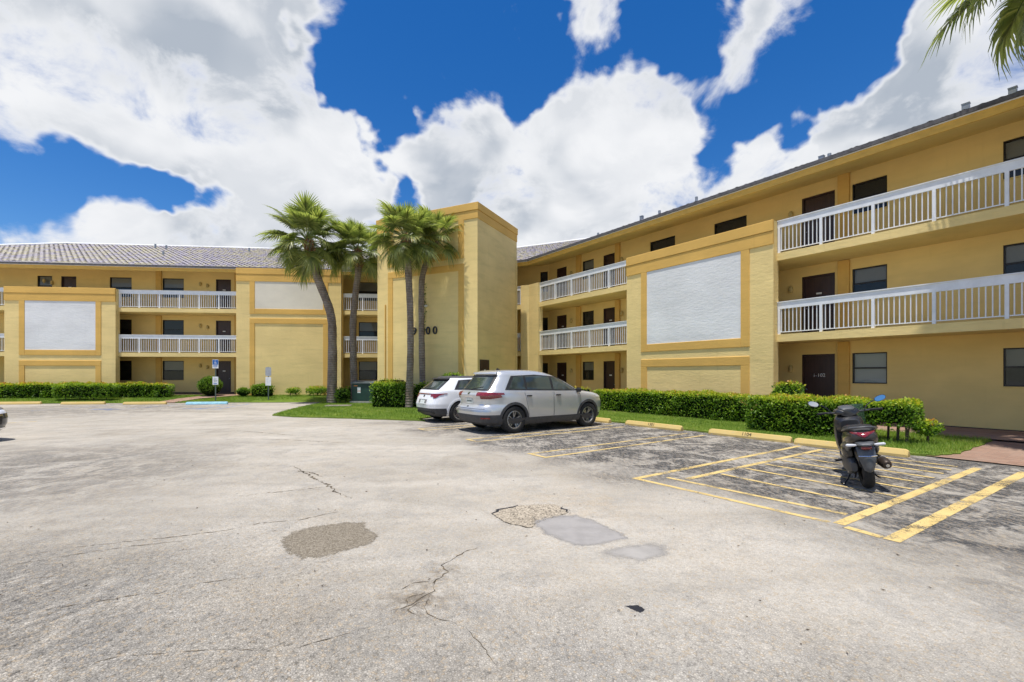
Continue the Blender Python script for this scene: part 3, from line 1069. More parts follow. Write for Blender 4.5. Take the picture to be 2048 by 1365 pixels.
def strip(name, n0, z0a, z1a, n1, z0b, z1b, m, seg):
    """solid between the facade lines n0 (outer) and n1 (inner); heights bottom,top at each"""
    A_, B_ = mitre(n0), mitre(n1)
    for i in seg:
        b = MB()
        a0, a1, b0, b1 = A_[i], A_[i + 1], B_[i], B_[i + 1]
        V = lambda p, z: (p.x, p.y, z)
        b.face([V(a0, z0a), V(a0, z1a), V(a1, z1a), V(a1, z0a)])
        b.face([V(b0, z0b), V(b1, z0b), V(b1, z1b), V(b0, z1b)])
        b.face([V(a0, z1a), V(b0, z1b), V(b1, z1b), V(a1, z1a)])
        b.face([V(a0, z0a), V(a1, z0a), V(b1, z0b), V(b0, z0b)])
        b.face([V(a0, z0a), V(b0, z0b), V(b0, z1b), V(a0, z1a)])
        b.face([V(a1, z0a), V(a1, z1a), V(b1, z1b), V(b1, z0b)])
        me = b.mesh(name)
        weld(me)
        obj(name, me, m, bld)


for zf in (Z2, Z3):
    strip('walkway_slab', .02, zf - SL, zf - .03, -1.87, zf - SL + .03, zf, 'stucco_yellow', (0, 1, 2))
EAVE = 8.19
strip('fascia', .20, 7.97, EAVE - .005, .16, 7.97, EAVE - .005, 'fascia', (0, 1, 2))
strip('soffit', .158, 7.975, 8.02, -1.87, 8.41, 8.46, 'stucco_yellow', (0, 1, 2))
strip('drip_edge', .235, EAVE - .01, EAVE + .012, .15, EAVE - .01, EAVE + .012, 'white_paint', (0, 1, 2))
strip('eave_course', .285, EAVE + .013, EAVE + .125, .10, EAVE + .013, EAVE + .18, 'tile_edge', (0, 1, 2))

# --- tiled roofs
PITCH, RN = .372, -10.5


def roof_z(n):
    return EAVE + .10 + PITCH * (.27 - n)


def tiled_roof(i):
    """barrel tiles laid course by course between eave and ridge of one wing; every tile has its own tint"""
    E_, Rg = mitre(.27), mitre(RN)
    fr = (FR, FE, FL)[i]
    loc = lambda p: ((p - fr.o).dot(fr.a), (p - fr.o).dot(fr.n))
    e0, e1, r0, r1 = (loc(p) for p in (E_[i], E_[i + 1], Rg[i], Rg[i + 1]))
    if i == 2:
        r1 = (17.9, RN)                  # hip at the far end
        e1 = (28.3, .27)
    W_, C_ = .335, .40
    n_c = int((.27 - RN) / C_) + 1
    V_, F_, T_ = [], [], []
    smin, smax = min(e0[0], r0[0]), max(e1[0], r1[0])
    prof = [(0, 0), (.14, .027), (.30, .038), (.46, .027), (.60, 0), (.80, -.012), (1.0, 0)]
    r = np.random.default_rng(20 + i)
    cl = r.random((40, 200))
    for c in range(n_c):
        na, nb = .27 - c * C_, max(RN, .27 - (c + 1) * C_)
        fm = ((na + nb) / 2 - .27) / (RN - .27)
        lo, hi = e0[0] + (r0[0] - e0[0]) * fm, e1[0] + (r1[0] - e1[0]) * fm
        k0, k1 = int(math.floor(lo / W_)), int(math.ceil(hi / W_))
        for k in range(k0, k1):
            s0 = max(lo, k * W_)
            s1 = min(hi, (k + 1) * W_)
            if s1 - s0 < .02:
                continue
            tint = .30 * cl[(c // 3) % 40, (k // 4) % 200] + .70 * r.random()
            jz = r.uniform(-.008, .008)
            i0 = len(V_)
            for nn_, lift in ((na, .028 if c else .0), (nb, .0)):
                for u_, h_ in prof:
                    s_ = s0 + (s1 - s0) * u_
                    V_.append(tuple(fr.p(s_, nn_, roof_z(nn_) + h_ + lift + jz)))
            m_ = len(prof)
            for q in range(m_ - 1):
                F_.append((i0 + q, i0 + q + 1, i0 + m_ + q + 1, i0 + m_ + q))
            T_ += [tint] * (2 * m_)
    me = bpy.data.meshes.new('roof_tiles')
    me.from_pydata(V_, [], F_)
    at_ = me.attributes.new('tint', 'FLOAT', 'POINT')
    at_.data.foreach_set('value', T_)
    me.update()
    return me


roofs = []
for i in range(3):
    E_, Rg, Bk = mitre(.25), mitre(RN), mitre(2 * RN - .25)
    b = MB()
    V = lambda p, z: (p.x, p.y, z)
    zr = roof_z(RN) - .03
    r1 = Rg[i + 1] if i < 2 else FL.p(17.9, RN)
    e1 = E_[i + 1] if i < 2 else FL.p(28.3, .25)
    k1 = Bk[i + 1] if i < 2 else FL.p(28.3, 2 * RN - .25)
    b.face([V(E_[i], EAVE + .07), V(Rg[i], zr), V(r1, zr), V(e1, EAVE + .07)])
    b.face([V(Bk[i], EAVE + .07), V(k1, EAVE + .07), V(r1, zr), V(Rg[i], zr)])
    if i == 2:
        b.face([V(e1, EAVE + .07), V(r1, zr), V(k1, EAVE + .07)])
    rf = obj('roof', b.mesh('roof'), 'tile_edge', bld)
    tl = tag(obj('roof_tile_field', tiled_roof(i), 'roof_tile', rf), kind='stuff')
    c_ = MB()
    c_.tube([V(Rg[i], zr + .06), V(r1, zr + .06)], .10, 8)
    obj('ridge_cap', c_.mesh('ridge', True), 'stucco_white', rf)
    if i == 2:
        c_ = MB()
        c_.tube([V(r1, zr + .08), V(e1, EAVE + .16)], .10, 8)
        obj('hip_cap', c_.mesh('hip', True), 'stucco_white', rf)
    roofs.append(rf)
# end and back walls so that the wings are solid from any side
b = MB()
bk = mitre(2 * RN)
wl = mitre(-1.9)
V = lambda p, z: (p.x, p.y, z)
for i in range(3):
    b.face([V(bk[i], 0), V(bk[i + 1], 0), V(bk[i + 1], 8.4), V(bk[i], 8.4)])
for q in (0, 3):
    b.face([V(wl[q], 0), V(bk[q], 0), V(bk[q], 8.4), V(wl[q], 8.4)])
bpart('rear_wall', b, 'stucco_yellow')


def vent(fr, s, n, h, r=.05, box=False):
    z = roof_z(n)
    b = MB()
    if box:
        b.box(-.075, .075, -.06, .06, -.1, h)
        b.box(-.085, .085, -.07, .07, h, h + .02)
    else:
        b.tube([(0, 0, -.1), (0, 0, h)], r, 8)
    obj('roof_vent', b.mesh('vent'), 'grey_metal', bld, fr.at(s, n, z))


for s, n, h, bx in ((-5.4, -.6, .19, True), (-4.55, -.6, .20, True), (-1.15, -.6, .13, True), (-1.30, -.8, .15, False), (4.0, -1.6, .3, False), (6.6, -1.2, .26, True), (5.6, -1.2, .24, False), (9.6, -1.4, .2, False)):
    vent(FR, s, n, h, .06, bx)
for s, n, h in ((10.4, -8.9, .35), (9.4, -8.6, .3), (3.0, -8.3, .3), (7.4, -5.0, .25), (-1.0, -7.6, .25), (-4.0, -8.2, .3)):
    vent(FL, s, n, h, .07)

# --- walls standing in front of the walkways, with raised trim round a painted field
def block(fr, s0, s1, top, field, fm, low, thick=.35):
    """one bay-front wall: body > raised trims, painted field. field=(z0,z1) of the upper frame, low=(z) top of lower frame"""
    b = MB().box(s0, s1, .25 - thick, .25, 0, top)
    body = bpart('bay_wall', b, 'stucco_yellow', fr=fr)
    P_ = lambda nm, x0, x1, z0, z1, d, m='stucco_ochre': obj(nm, bevel_mesh(MB().box(x0, x1, .2, .25 + d, z0, z1).mesh(nm), .012, 1), m, body, fr.M)
    a_, c_ = s0 + .80, s1 - .80
    P_('cornice', s0 - .004, s1 + .004, top - .35, top + .02, .055)
    P_('frieze', s0 - .002, s1 + .002, top - .80, top - .355, .035)
    z0, z1 = field
    P_('trim', a_, a_ + .31, z0 - .32, z1 + .06, .032)
    P_('trim', c_ - .31, c_, z0 - .32, z1 + .06, .032)
    P_('trim', a_ + .31, c_ - .31, z0 - .32, z0, .030)
    P_('painted_field', a_ + .30, c_ - .30, z0 - .01, z1 + .01, .010, fm)
    P_('trim', a_, c_, low - .32, low, .034)
    P_('trim', a_, a_ + .31, .02, low - .321, .032)
    P_('trim', c_ - .31, c_, .02, low - .321, .032)
    return body


block(FR, -.03, 6.27, 6.80, (2.89, 6.0), 'stucco_white', 2.24)
block(FL, 6.88, 12.99, 6.82, (3.08, 6.02), 'stucco_white', 2.45)
block(FL, -6.41, -.07, 8.23, (5.72, 7.43), 'stucco_cream', 5.12)
block(FL, 17.6, 23.9, 6.82, (3.08, 6.02), 'stucco_white', 2.45)

# --- pier at the elbow end of the long wing's walkways
b = MB()
pl = [FR.p(12.80, .10), FR.p(13.67, .10), FE.p(.55, .10), FE.p(.55, -.22), FR.p(13.75, -.22), FR.p(12.80, -.22)]
b.face([(p.x, p.y, 6.84) for p in pl])
for i in range(6):
    p, q = pl[i], pl[(i + 1) % 6]
    b.face([(p.x, p.y, 0), (q.x, q.y, 0), (q.x, q.y, 6.84), (p.x, p.y, 6.84)])
me = b.mesh('corner_pier')
weld(me)
obj('corner_pier', me, 'stucco_yellow', bld)
for fr, s in ((FR, 12.78),):
    pass

# --- railings: rails > posts, balusters
BAL = bevel_mesh(MB().box(-.0125, .0125, -.0125, .0125, 0, .80).mesh('baluster'), .002, 1)
POST = MB().box(-.038, .038, -.045, .03, 0, .86).mesh('post')
BAL.materials.append(MATS['white_paint'])
POST.materials.append(MATS['white_paint'])


def railing(fr, s0, s1, zf, pitch, single, posts=None):
    L_ = s1 - s0
    M0 = fr.at(s0, -.04, zf)
    b = MB()
    b.box(0, L_, -.025, .03, .83, 1.05)
    b.box(0, L_, -.06, .055, 1.05, 1.075)
    b.box(0, L_, -.015, .015, .035, .062)
    rl = obj('railing', b.mesh('railing'), 'white_paint', bld, M0)
    k = max(1, round(L_ / pitch))
    ps = posts or [L_ * i / k for i in range(k + 1)]
    joined = MB()
    for i, x in enumerate(ps):
        xx = min(max(x, .046), L_ - .046)
        obj('post', POST, None, rl, M0 @ Matrix.Translation((xx, 0, -.03)))
        if i < len(ps) - 1:
            nb = max(2, round((ps[i + 1] - x) / .122)) - 1
            for q in range(nb):
                bx_ = x + (ps[i + 1] - x) * (q + 1) / (nb + 1)
                if single(bx_):
                    obj('baluster', BAL, None, rl, M0 @ Matrix.Translation((bx_, 0, .05)))
                else:
                    joined.box(bx_ - .0125, bx_ + .0125, -.0125, .0125, .05, .85)
    if joined.v:
        tag(obj('baluster_row', joined.mesh('balusters'), 'white_paint', rl, M0), kind='stuff')


for zf in (Z2, Z3):
    railing(FR, -9.5, -.04, zf, 1.34, lambda x: x > 3.7, [0.0] + [9.46 - v for v in (8.03, 6.69, 5.33, 3.99, 2.65, 1.30, .0)])
    railing(FR, 6.28, 12.80, zf, 1.30, lambda x: True)
    railing(FL, -.07, 6.88, zf, 1.17, lambda x: True)
    railing(FL, -11.5, -6.41, zf, 1.17, lambda x: False)
    railing(FL, 12.99, 17.6, zf, 1.17, lambda x: False)
    railing(FE, .55, 7.0, zf, 1.30, lambda x: False)

# --- lift tower
tb = MB().box(0, 6.18, -4.46, 0, 0, 9.82)
tower = bpart('lift_tower', tb, 'stucco_yellow', fr=FT)
P_ = lambda nm, x0, x1, y0, y1, z0, z1, m='stucco_ochre': obj(nm, bevel_mesh(MB().box(x0, x1, y0, y1, z0, z1).mesh(nm), .012, 1), m, tower, FT.M)
P_('cornice', -.06, 6.24, -4.50, .06, 9.50, 9.86)
P_('frieze', -.03, 6.21, -4.48, .03, 9.10, 9.495)
for x0, x1 in ((.76, 1.07), (5.13, 5.45)):
    P_('trim', x0, x1, -.05, .032, 7.26, 9.12)
    P_('trim', x0, x1, -.05, .032, .02, 6.66)
P_('trim', 1.071, 5.129, -.05, .030, 7.26, 7.60)
P_('trim', .76, 5.45, -.05, .034, 6.661, 6.99)
b = MB().box(1.6, 4.6, -5.9, -4.4, 0, 8.6)
bpart('tower_link', b, 'stucco_yellow', fr=FT)
# side door of the tower, with its small notice
Mside = FT.M @ Matrix.Translation((0, -.67, .12)) @ Matrix.Rotation(-math.pi / 2, 4, 'Z')
b = MB().box(-.46, .46, .004, .03, 0, 2.2)
dd = obj('door', b.mesh('door'), 'door_brown', bld, Mside @ Matrix.Rotation(math.pi, 4, 'Z'))
WMd = WM[dd]
b = MB().box(-.07, .07, .031, .036, 1.45, 1.72)
obj('notice', b.mesh('notice'), 'plate_white', dd, WMd)
# building number
for ch, s in zip('9000', (3.70, 3.27, 2.84, 2.42)):
    me = text_mesh(ch, .56, .035)
    o = obj('numeral', me, 'numeral_black', tower, FT.at(s, .05, 3.79) @ Matrix.Rotation(math.pi, 4, 'Z') @ Matrix.Rotation(math.pi / 2, 4, 'X'))
# downpipes and conduit
for fr, s, n, z1, m in ((FT, 5.62, .03, 5.3, 'stucco_ochre'), (FT, -.05, -4.35, 8.0, 'stucco_yellow'), (FL, -6.47, .12, 8.0, 'stucco_ochre')):
    b = MB().tube([(0, 0, .1), (0, 0, z1)], .035, 8)
    obj('downpipe', b.mesh('pipe', True), m, bld, fr.at(s, n))
b = MB()
b.lathe([(0, .0), (.06, .0), (.07, .08), (.04, .16), (0, .18)], 10, 'Y')
obj('security_light', b.mesh('seclight', True), 'plate_white', bld, FT.at(2.95, .0, 5.05))
# ================================================================== VEGETATION
def leaf_material(name, ramp, trans=.30, rough=.5):
    t = NT(name)
    at_ = t.n('ShaderNodeAttribute', attribute_name='tint')
    cr_ = t.n('ShaderNodeValToRGB')
    e = cr_.color_ramp.elements
    e[0].position, e[0].color = ramp[0][0], ramp[0][1] + (1,)
    e[1].position, e[1].color = ramp[-1][0], ramp[-1][1] + (1,)
    for p_, c_ in ramp[1:-1]:
        e.new(p_).color = c_ + (1,)
    t.link(at_.outputs['Fac'], cr_.inputs[0])
    t.fin(cr_.outputs[0], rough, spec=.35)
    tl_ = t.n('ShaderNodeBsdfTranslucent')
    t.link(t.mix(1.0, cr_.outputs[0], (1.35, 1.5, .7), 'MULTIPLY'), tl_.inputs[0])
    mx_ = t.n('ShaderNodeMixShader')
    mx_.inputs[0].default_value = trans
    t.link(t.bs.outputs[0], mx_.inputs[1])
    t.link(tl_.outputs[0], mx_.inputs[2])
    t.link(mx_.outputs[0], t.out.inputs[0])


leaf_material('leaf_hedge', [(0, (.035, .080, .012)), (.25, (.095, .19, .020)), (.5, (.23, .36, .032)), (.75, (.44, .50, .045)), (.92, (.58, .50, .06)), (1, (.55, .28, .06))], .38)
leaf_material('leaf_palm', [(0, (.070, .095, .030)), (.4, (.165, .195, .065)), (.75, (.33, .345, .13)), (.95, (.50, .47, .19)), (1, (.45, .34, .16))], .48, .36)
leaf_material('grass_blade', [(0, (.11, .185, .026)), (.5, (.21, .305, .045)), (.80, (.32, .385, .075)), (1, (.48, .42, .18))], .4, .6)
simple('stem_bark', (.10, .075, .05), .95, var=.35, vscale=20, bump=.6, bscale=50)
simple('stem_pale', (.30, .27, .24), .95, var=.25, vscale=20)
simple('hedge_shade_core', (.010, .018, .005), 1.0, var=.4, vscale=12, spec=0)
t = NT('palm_trunk')
wv = t.n('ShaderNodeTexWave', bands_direction='Z')
wv.inputs['Scale'].default_value = 2.6
wv.inputs['Distortion'].default_value = 3.0
wv.inputs['Detail'].default_value = 4.0
t.link(t.obj, wv.inputs[0])
g1 = t.mapr(t.noise(3.0, 6, .65, t.vec((1, 1, .6))), .3, .7)
c1 = t.mix(g1, (.19, .145, .115), (.36, .30, .25))
t.fin(t.mix(t.math('MULTIPLY', wv.outputs[1], .35), c1, (.11, .08, .06)), .95, spec=.1)
t.bump(t.math('ADD', wv.outputs[1], t.noise(30, 5, .7)), .7, .03)
simple('palm_boot', (.20, .105, .045), .9, var=.45, vscale=14, bump=.6, bscale=40)
simple('petiole', (.13, .17, .05), .5, var=.2)


def quads(name, V, T):
    """V (N,4,3) leaf corners, T (N) tint -> mesh"""
    N = len(V)
    me = bpy.data.meshes.new(name)
    me.vertices.add(N * 4)
    me.vertices.foreach_set('co', np.ascontiguousarray(V, dtype=np.float32).ravel())
    me.loops.add(N * 4)
    me.loops.foreach_set('vertex_index', np.arange(N * 4, dtype=np.int32))
    me.polygons.add(N)
    me.polygons.foreach_set('loop_start', np.arange(0, N * 4, 4, dtype=np.int32))
    at_ = me.attributes.new('tint', 'FLOAT', 'POINT')
    at_.data.foreach_set('value', np.repeat(np.clip(T, 0, 1), 4).astype(np.float32))
    me.update(calc_edges=True)
    return me


def leaves(C, D, L_, W_, r):
    """leaf quads at centres C along directions D"""
    N = len(C)
    D = D / (np.linalg.norm(D, axis=1, keepdims=True) + 1e-9)
    A_ = np.cross(D, r.normal(size=(N, 3)))
    A_ /= np.linalg.norm(A_, axis=1, keepdims=True) + 1e-9
    U = np.cross(A_, D)
    L2 = (L_ * r.uniform(.65, 1.3, N))[:, None]
    W2 = (W_ * r.uniform(.7, 1.25, N))[:, None]
    V = np.stack([C - D * L2 * .5, C + A_ * W2 * .5 + U * W2 * .22, C + D * L2 * .5 - U * L2 * .06, C - A_ * W2 * .5 + U * W2 * .22], 1)
    return V


def lump(p, seed, f=1.7):
    """cheap smooth noise for uneven outlines"""
    q = p * f
    return (np.sin(q[:, 0] * 2.1 + seed) * np.cos(q[:, 1] * 1.7 + seed * 2) + np.sin(q[:, 2] * 2.6 + q[:, 0] * 1.3 + seed * 3) * .7 + np.sin(q[:, 0] * 5.1 + q[:, 1] * 4.3 + seed) * .45) / 2.15


def hedge(name, M, sx, sy, z0, z1, n, label, cat, seed, leaf=(.075, .042), round_=0.0, tip=.55, stems=0, low=0.0, group=None, heart=True, warm=0.0):
    """clipped or loose shrub of about sx by sy, from z0 to z1: foliage of single leaves, dark heart, stems"""
    r = np.random.default_rng(seed)
    root = tag(obj(name, None, None, None, M), label, cat, group)
    hz = (z1 - z0) / 2
    half = np.array([sx / 2, sy / 2, hz])
    d = r.normal(size=(n, 3))
    ell = d / np.linalg.norm(d, axis=1, keepdims=True)
    areas = np.array([sy * 2 * hz, sy * 2 * hz, sx * 2 * hz, sx * 2 * hz, sx * sy * 1.25])
    face = r.choice(5, n, p=areas / areas.sum())
    cube = r.uniform(-1, 1, (n, 3))
    for k, (ax, sg) in enumerate(((0, 1), (0, -1), (1, 1), (1, -1), (2, 1))):
        cube[face == k, ax] = sg
    nrm = np.zeros((n, 3))
    for k, (ax, sg) in enumerate(((0, 1), (0, -1), (1, 1), (1, -1), (2, 1))):
        nrm[face == k, ax] = sg
    cube /= (np.sum(np.abs(cube) ** 9, 1) ** (1 / 9))[:, None]
    S = cube * (1 - round_) + ell * round_
    nrm = nrm * (1 - round_) + ell * round_
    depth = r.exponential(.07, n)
    Pw = S * half
    swell = lump(Pw, seed) * .075 + lump(Pw * 2.3, seed + 5) * .05
    C = Pw + nrm * (swell - depth)[:, None] + r.normal(0, .012, (n, 3))
    C[:, 2] += z0 + hz
    if low > 0:
        keep = (C[:, 2] > z0 + low) | (r.random(n) < .04)
        C, nrm, depth = C[keep], nrm[keep], depth[keep]
    C[:, 2] = np.maximum(C[:, 2], .08 * 0 + z0 + .01)
    N = len(C)
    D = nrm * .7 + r.normal(0, .65, (N, 3)) + np.array([0, 0, .35])
    topness = np.clip((C[:, 2] - (z1 - .24)) / .22, 0, 1)
    T = .16 + .34 * r.random(N) + tip * 1.2 * topness * (.35 + .65 * r.random(N)) - .9 * depth + .13 * lump(C, seed + 2, 1.1) + warm * (r.random(N) < .25)  # tops tinted yellow as new growth and sunlit look; inner leaves darkened as shade
    V = leaves(C, D, leaf[0], leaf[1], r)
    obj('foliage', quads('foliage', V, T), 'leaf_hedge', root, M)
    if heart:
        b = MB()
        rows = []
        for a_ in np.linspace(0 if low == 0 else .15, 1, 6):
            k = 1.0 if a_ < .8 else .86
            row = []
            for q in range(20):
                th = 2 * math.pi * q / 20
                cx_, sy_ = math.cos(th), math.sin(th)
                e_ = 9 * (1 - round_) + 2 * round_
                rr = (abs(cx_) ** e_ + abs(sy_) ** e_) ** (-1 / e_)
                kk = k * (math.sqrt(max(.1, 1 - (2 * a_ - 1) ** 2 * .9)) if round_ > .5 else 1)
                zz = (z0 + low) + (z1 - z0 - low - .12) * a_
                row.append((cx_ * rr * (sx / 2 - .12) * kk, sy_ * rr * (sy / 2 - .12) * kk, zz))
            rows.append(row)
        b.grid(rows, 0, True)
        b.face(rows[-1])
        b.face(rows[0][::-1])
        obj('twigs', b.mesh('twigs', True), 'hedge_shade_core', root, M)  # one solid core, not branches; near-black colour stands for the shade inside
    if stems:
        for k in range(stems):
            x = (-.5 + (k + .5) / stems) * sx * .85 + r.uniform(-.05, .05)
            y = r.uniform(-.2, .2) * sy
            b = MB()
            for q in range(3):
                dx, dy = r.uniform(-.16, .16), r.uniform(-.12, .12)
                b.tube([(x, y, 0), (x + dx * .2, y + dy * .3, (z0 + low) * .5 + .1), (x + dx, y + dy, z0 + low + .25)], [.024, .019, .012], 6)
            obj('stem', b.mesh('stem', True), 'stem_bark', root, M)
    return root


# --- along the long wing
hedge('hedge', FR.at(3.55, 1.42, .045), 6.9, .85, 0, .92, 15000, 'long clipped hedge growing under the big white panel of the right wing', 'hedge', 1, warm=.12)
hedge('hedge', FR.at(-2.15, 3.12, .045), 2.75, .95, 0, .97, 10500, 'dense clipped hedge behind the yellow wheel stop marked 1104', 'hedge', 2, warm=.03)
hedge('hedge', FR.at(-3.92, 3.10, .045), 1.0, .85, .02, .96, 4200, 'leggy hedge end with bare stems just behind the parked scooter', 'hedge', 3, low=.36, stems=4)
hedge('shrub', FR.at(-4.52, 2.85, .045), .55, .5, .12, .56, 420, 'small sparse shrub with yellowish leaf tips beside the brick path', 'shrub', 4, round_=.9, low=.05, stems=1, heart=False, tip=.7, leaf=(.085, .045), warm=.2)
hedge('shrub', FR.at(-.90, 1.25, .045), 1.0, .85, .1, 1.38, 2600, 'yellow-green rounded shrub in front of the door numbered 1-102', 'shrub', 5, round_=.6, tip=.75, leaf=(.095, .055), warm=.3)
hedge('shrub', FR.at(7.6, 1.9, .045), 1.2, 1.1, 0, 1.0, 3000, 'yellow-green shrub at the nose of the silver SUV', 'shrub', 6, round_=.5, tip=.7, warm=.2)
# --- along the back wing
hedge('hedge', FL.at(9.0, .86, .24), 11.4, .8, 0, .86, 14000, 'long low hedge along the back wing under its white panel', 'hedge', 11, leaf=(.10, .06), tip=.7)
hedge('hedge', FL.at(7.15, 2.05, .12), 3.2, .7, .12, .95, 4200, 'short clipped hedge standing in front of the long back hedge', 'hedge', 12, leaf=(.10, .055), stems=4, low=.05, tip=.35)
hedge('shrub', FL.at(1.25, .62, .31), 1.42, 1.25, 0, 1.24, 4200, 'ball-shaped clipped shrub behind the disabled parking sign', 'shrub', 13, round_=.95, leaf=(.06, .035), tip=.25)
hedge('shrub', FL.at(-.75, .78, .3), .95, .8, 0, .55, 900, 'low fern-like shrub at the corner of the cream-panel wall', 'shrub', 14, round_=.8, leaf=(.14, .04), tip=.3)
hedge('shrub', FL.at(-1.85, .78, .3), 1.35, .8, 0, .72, 2200, 'dark green clipped shrub behind the white blank sign', 'shrub', 15, round_=.35, leaf=(.09, .05), tip=.1)
hedge('shrub', FL.at(-3.65, .72, .3), 1.0, .6, 0, .55, 700, 'thin yellowish shrub against the cream-panel wall', 'shrub', 16, round_=.7, leaf=(.09, .05), tip=.6, stems=2, heart=False, warm=.25)
hedge('shrub', FL.at(-5.1, .72, .3), 1.6, .6, 0, .58, 1500, 'patchy shrub row against the wall left of the leaning palm', 'shrub', 17, round_=.6, leaf=(.09, .05), tip=.5, stems=3, heart=False, warm=.2)
hedge('shrub', Matrix.Translation((-9.15, 24.6, .1)), .85, .7, 0, .85, 900, 'upright leafy shrub right beside the base of the leaning palm', 'shrub', 18, round_=.75, leaf=(.13, .055), tip=.2, low=.1, stems=2)
hedge('shrub', Matrix.Translation((-9.2, 26.4, .15)), 1.1, .7, 0, .85, 1100, 'dark shrub between the leaning palm and the green cabinet', 'shrub', 19, round_=.6, leaf=(.09, .05), tip=.3)
# --- round the lift tower
hedge('hedge', Matrix.Translation((-5.72, 21.75, .05)) @ Matrix.Rotation(-.25, 4, 'Z'), 1.95, 1.2, 0, 1.22, 6500, 'boxy bright green hedge left of the palm by the tower', 'hedge', 21, round_=.15, leaf=(.10, .055), tip=.55)
hedge('shrub', Matrix.Translation((-6.05, 22.9, .05)), 1.6, .8, 0, 1.38, 2400, 'taller shrub behind the boxy hedge, against the tower wall', 'shrub', 22, round_=.5, leaf=(.10, .055), tip=.6)
hedge('shrub', Matrix.Translation((-4.05, 21.9, .05)), 1.5, 1.0, 0, 1.15, 3400, 'green shrub between the two tower palms and the white SUV', 'shrub', 23, round_=.4, leaf=(.10, .055), tip=.4)
hedge('shrub', Matrix.Translation((-2.75, 21.3, .05)), 1.5, .9, .3, 1.66, 3200, 'broad mounded shrub at the tower corner behind the white SUV', 'shrub', 24, round_=.85, leaf=(.10, .055), tip=.3)


# --- grass
def in_poly(X, Y, poly):
    c = np.zeros(len(X), bool)
    j = len(poly) - 1
    for i in range(len(poly)):
        xi, yi = poly[i]
        xj, yj = poly[j]
        with np.errstate(divide='ignore', invalid='ignore'):
            t_ = ((yi > Y) != (yj > Y)) & (X < (xj - xi) * (Y - yi) / (yj - yi + 1e-12) + xi)
        c ^= t_
        j = i
    return c


def grass(X, Y, Z, h, w, r, label):
    N = len(X)
    th = r.uniform(0, 2 * math.pi, N)
    hh = h * r.uniform(.5, 1.3, N)
    ln = r.normal(0, .35, (N, 2)) * hh[:, None]
    B0 = np.stack([X, Y, Z - .005], 1)
    side = np.stack([np.cos(th), np.sin(th), np.zeros(N)], 1) * w * .5
    tip = B0 + np.stack([ln[:, 0], ln[:, 1], hh], 1)
    V = np.stack([B0 - side, B0 + side, tip + side * .15, tip - side * .15], 1)
    T = .15 + .55 * r.random(N) + .38 * lump(B0, 3.0, .9) + .3 * (r.random(N) < .06)
    return tag(obj('grass', quads('grass', V, T), 'grass_blade'), label, 'grass', kind='stuff')


r = np.random.default_rng(77)
s_, n_ = r.uniform(-5.3, 8.2, 52000), r.uniform(.9, 4.9, 52000)
X = FR.o.x + FR.a.x * s_ + FR.n.x * n_
Y = FR.o.y + FR.a.y * s_ + FR.n.y * n_
k = in_poly(X, Y, LAWN)
tall = np.clip((s_ < -3.2) * .05 + .035, 0, 1)
grass(X[k], Y[k], np.full(k.sum(), .045), (.05 + .035 * (s_ < -2.8) * (n_ < 4.2))[k], .011, r, 'short green grass of the strip between wheel stops and hedges')
X, Y = r.uniform(-10.7, 0, 70000), r.uniform(15.2, 29.5, 70000)
k = in_poly(X, Y, LAWN) & (((X - FR.o.x) * FR.n.x + (Y - FR.o.y) * FR.n.y) > 4.9)
grass(X[k], Y[k], np.full(k.sum(), .045), .055, .02, r, 'short green grass of the island round the palms')
s_, f_ = r.uniform(-6.8, 16, 42000), r.random(42000)
n_ = 3.0 * (1 - f_)
k = ~((s_ > -.3 + .75 * n_) & (s_ < 1.6 + .45 * n_) & (n_ < 3))
X = FL.o.x + FL.a.x * s_ + FL.n.x * n_
Y = FL.o.y + FL.a.y * s_ + FL.n.y * n_
grass(X[k], Y[k], (.02 + .30 * f_ ** .8)[k], .055, .024, r, 'short green grass in front of the back wing')


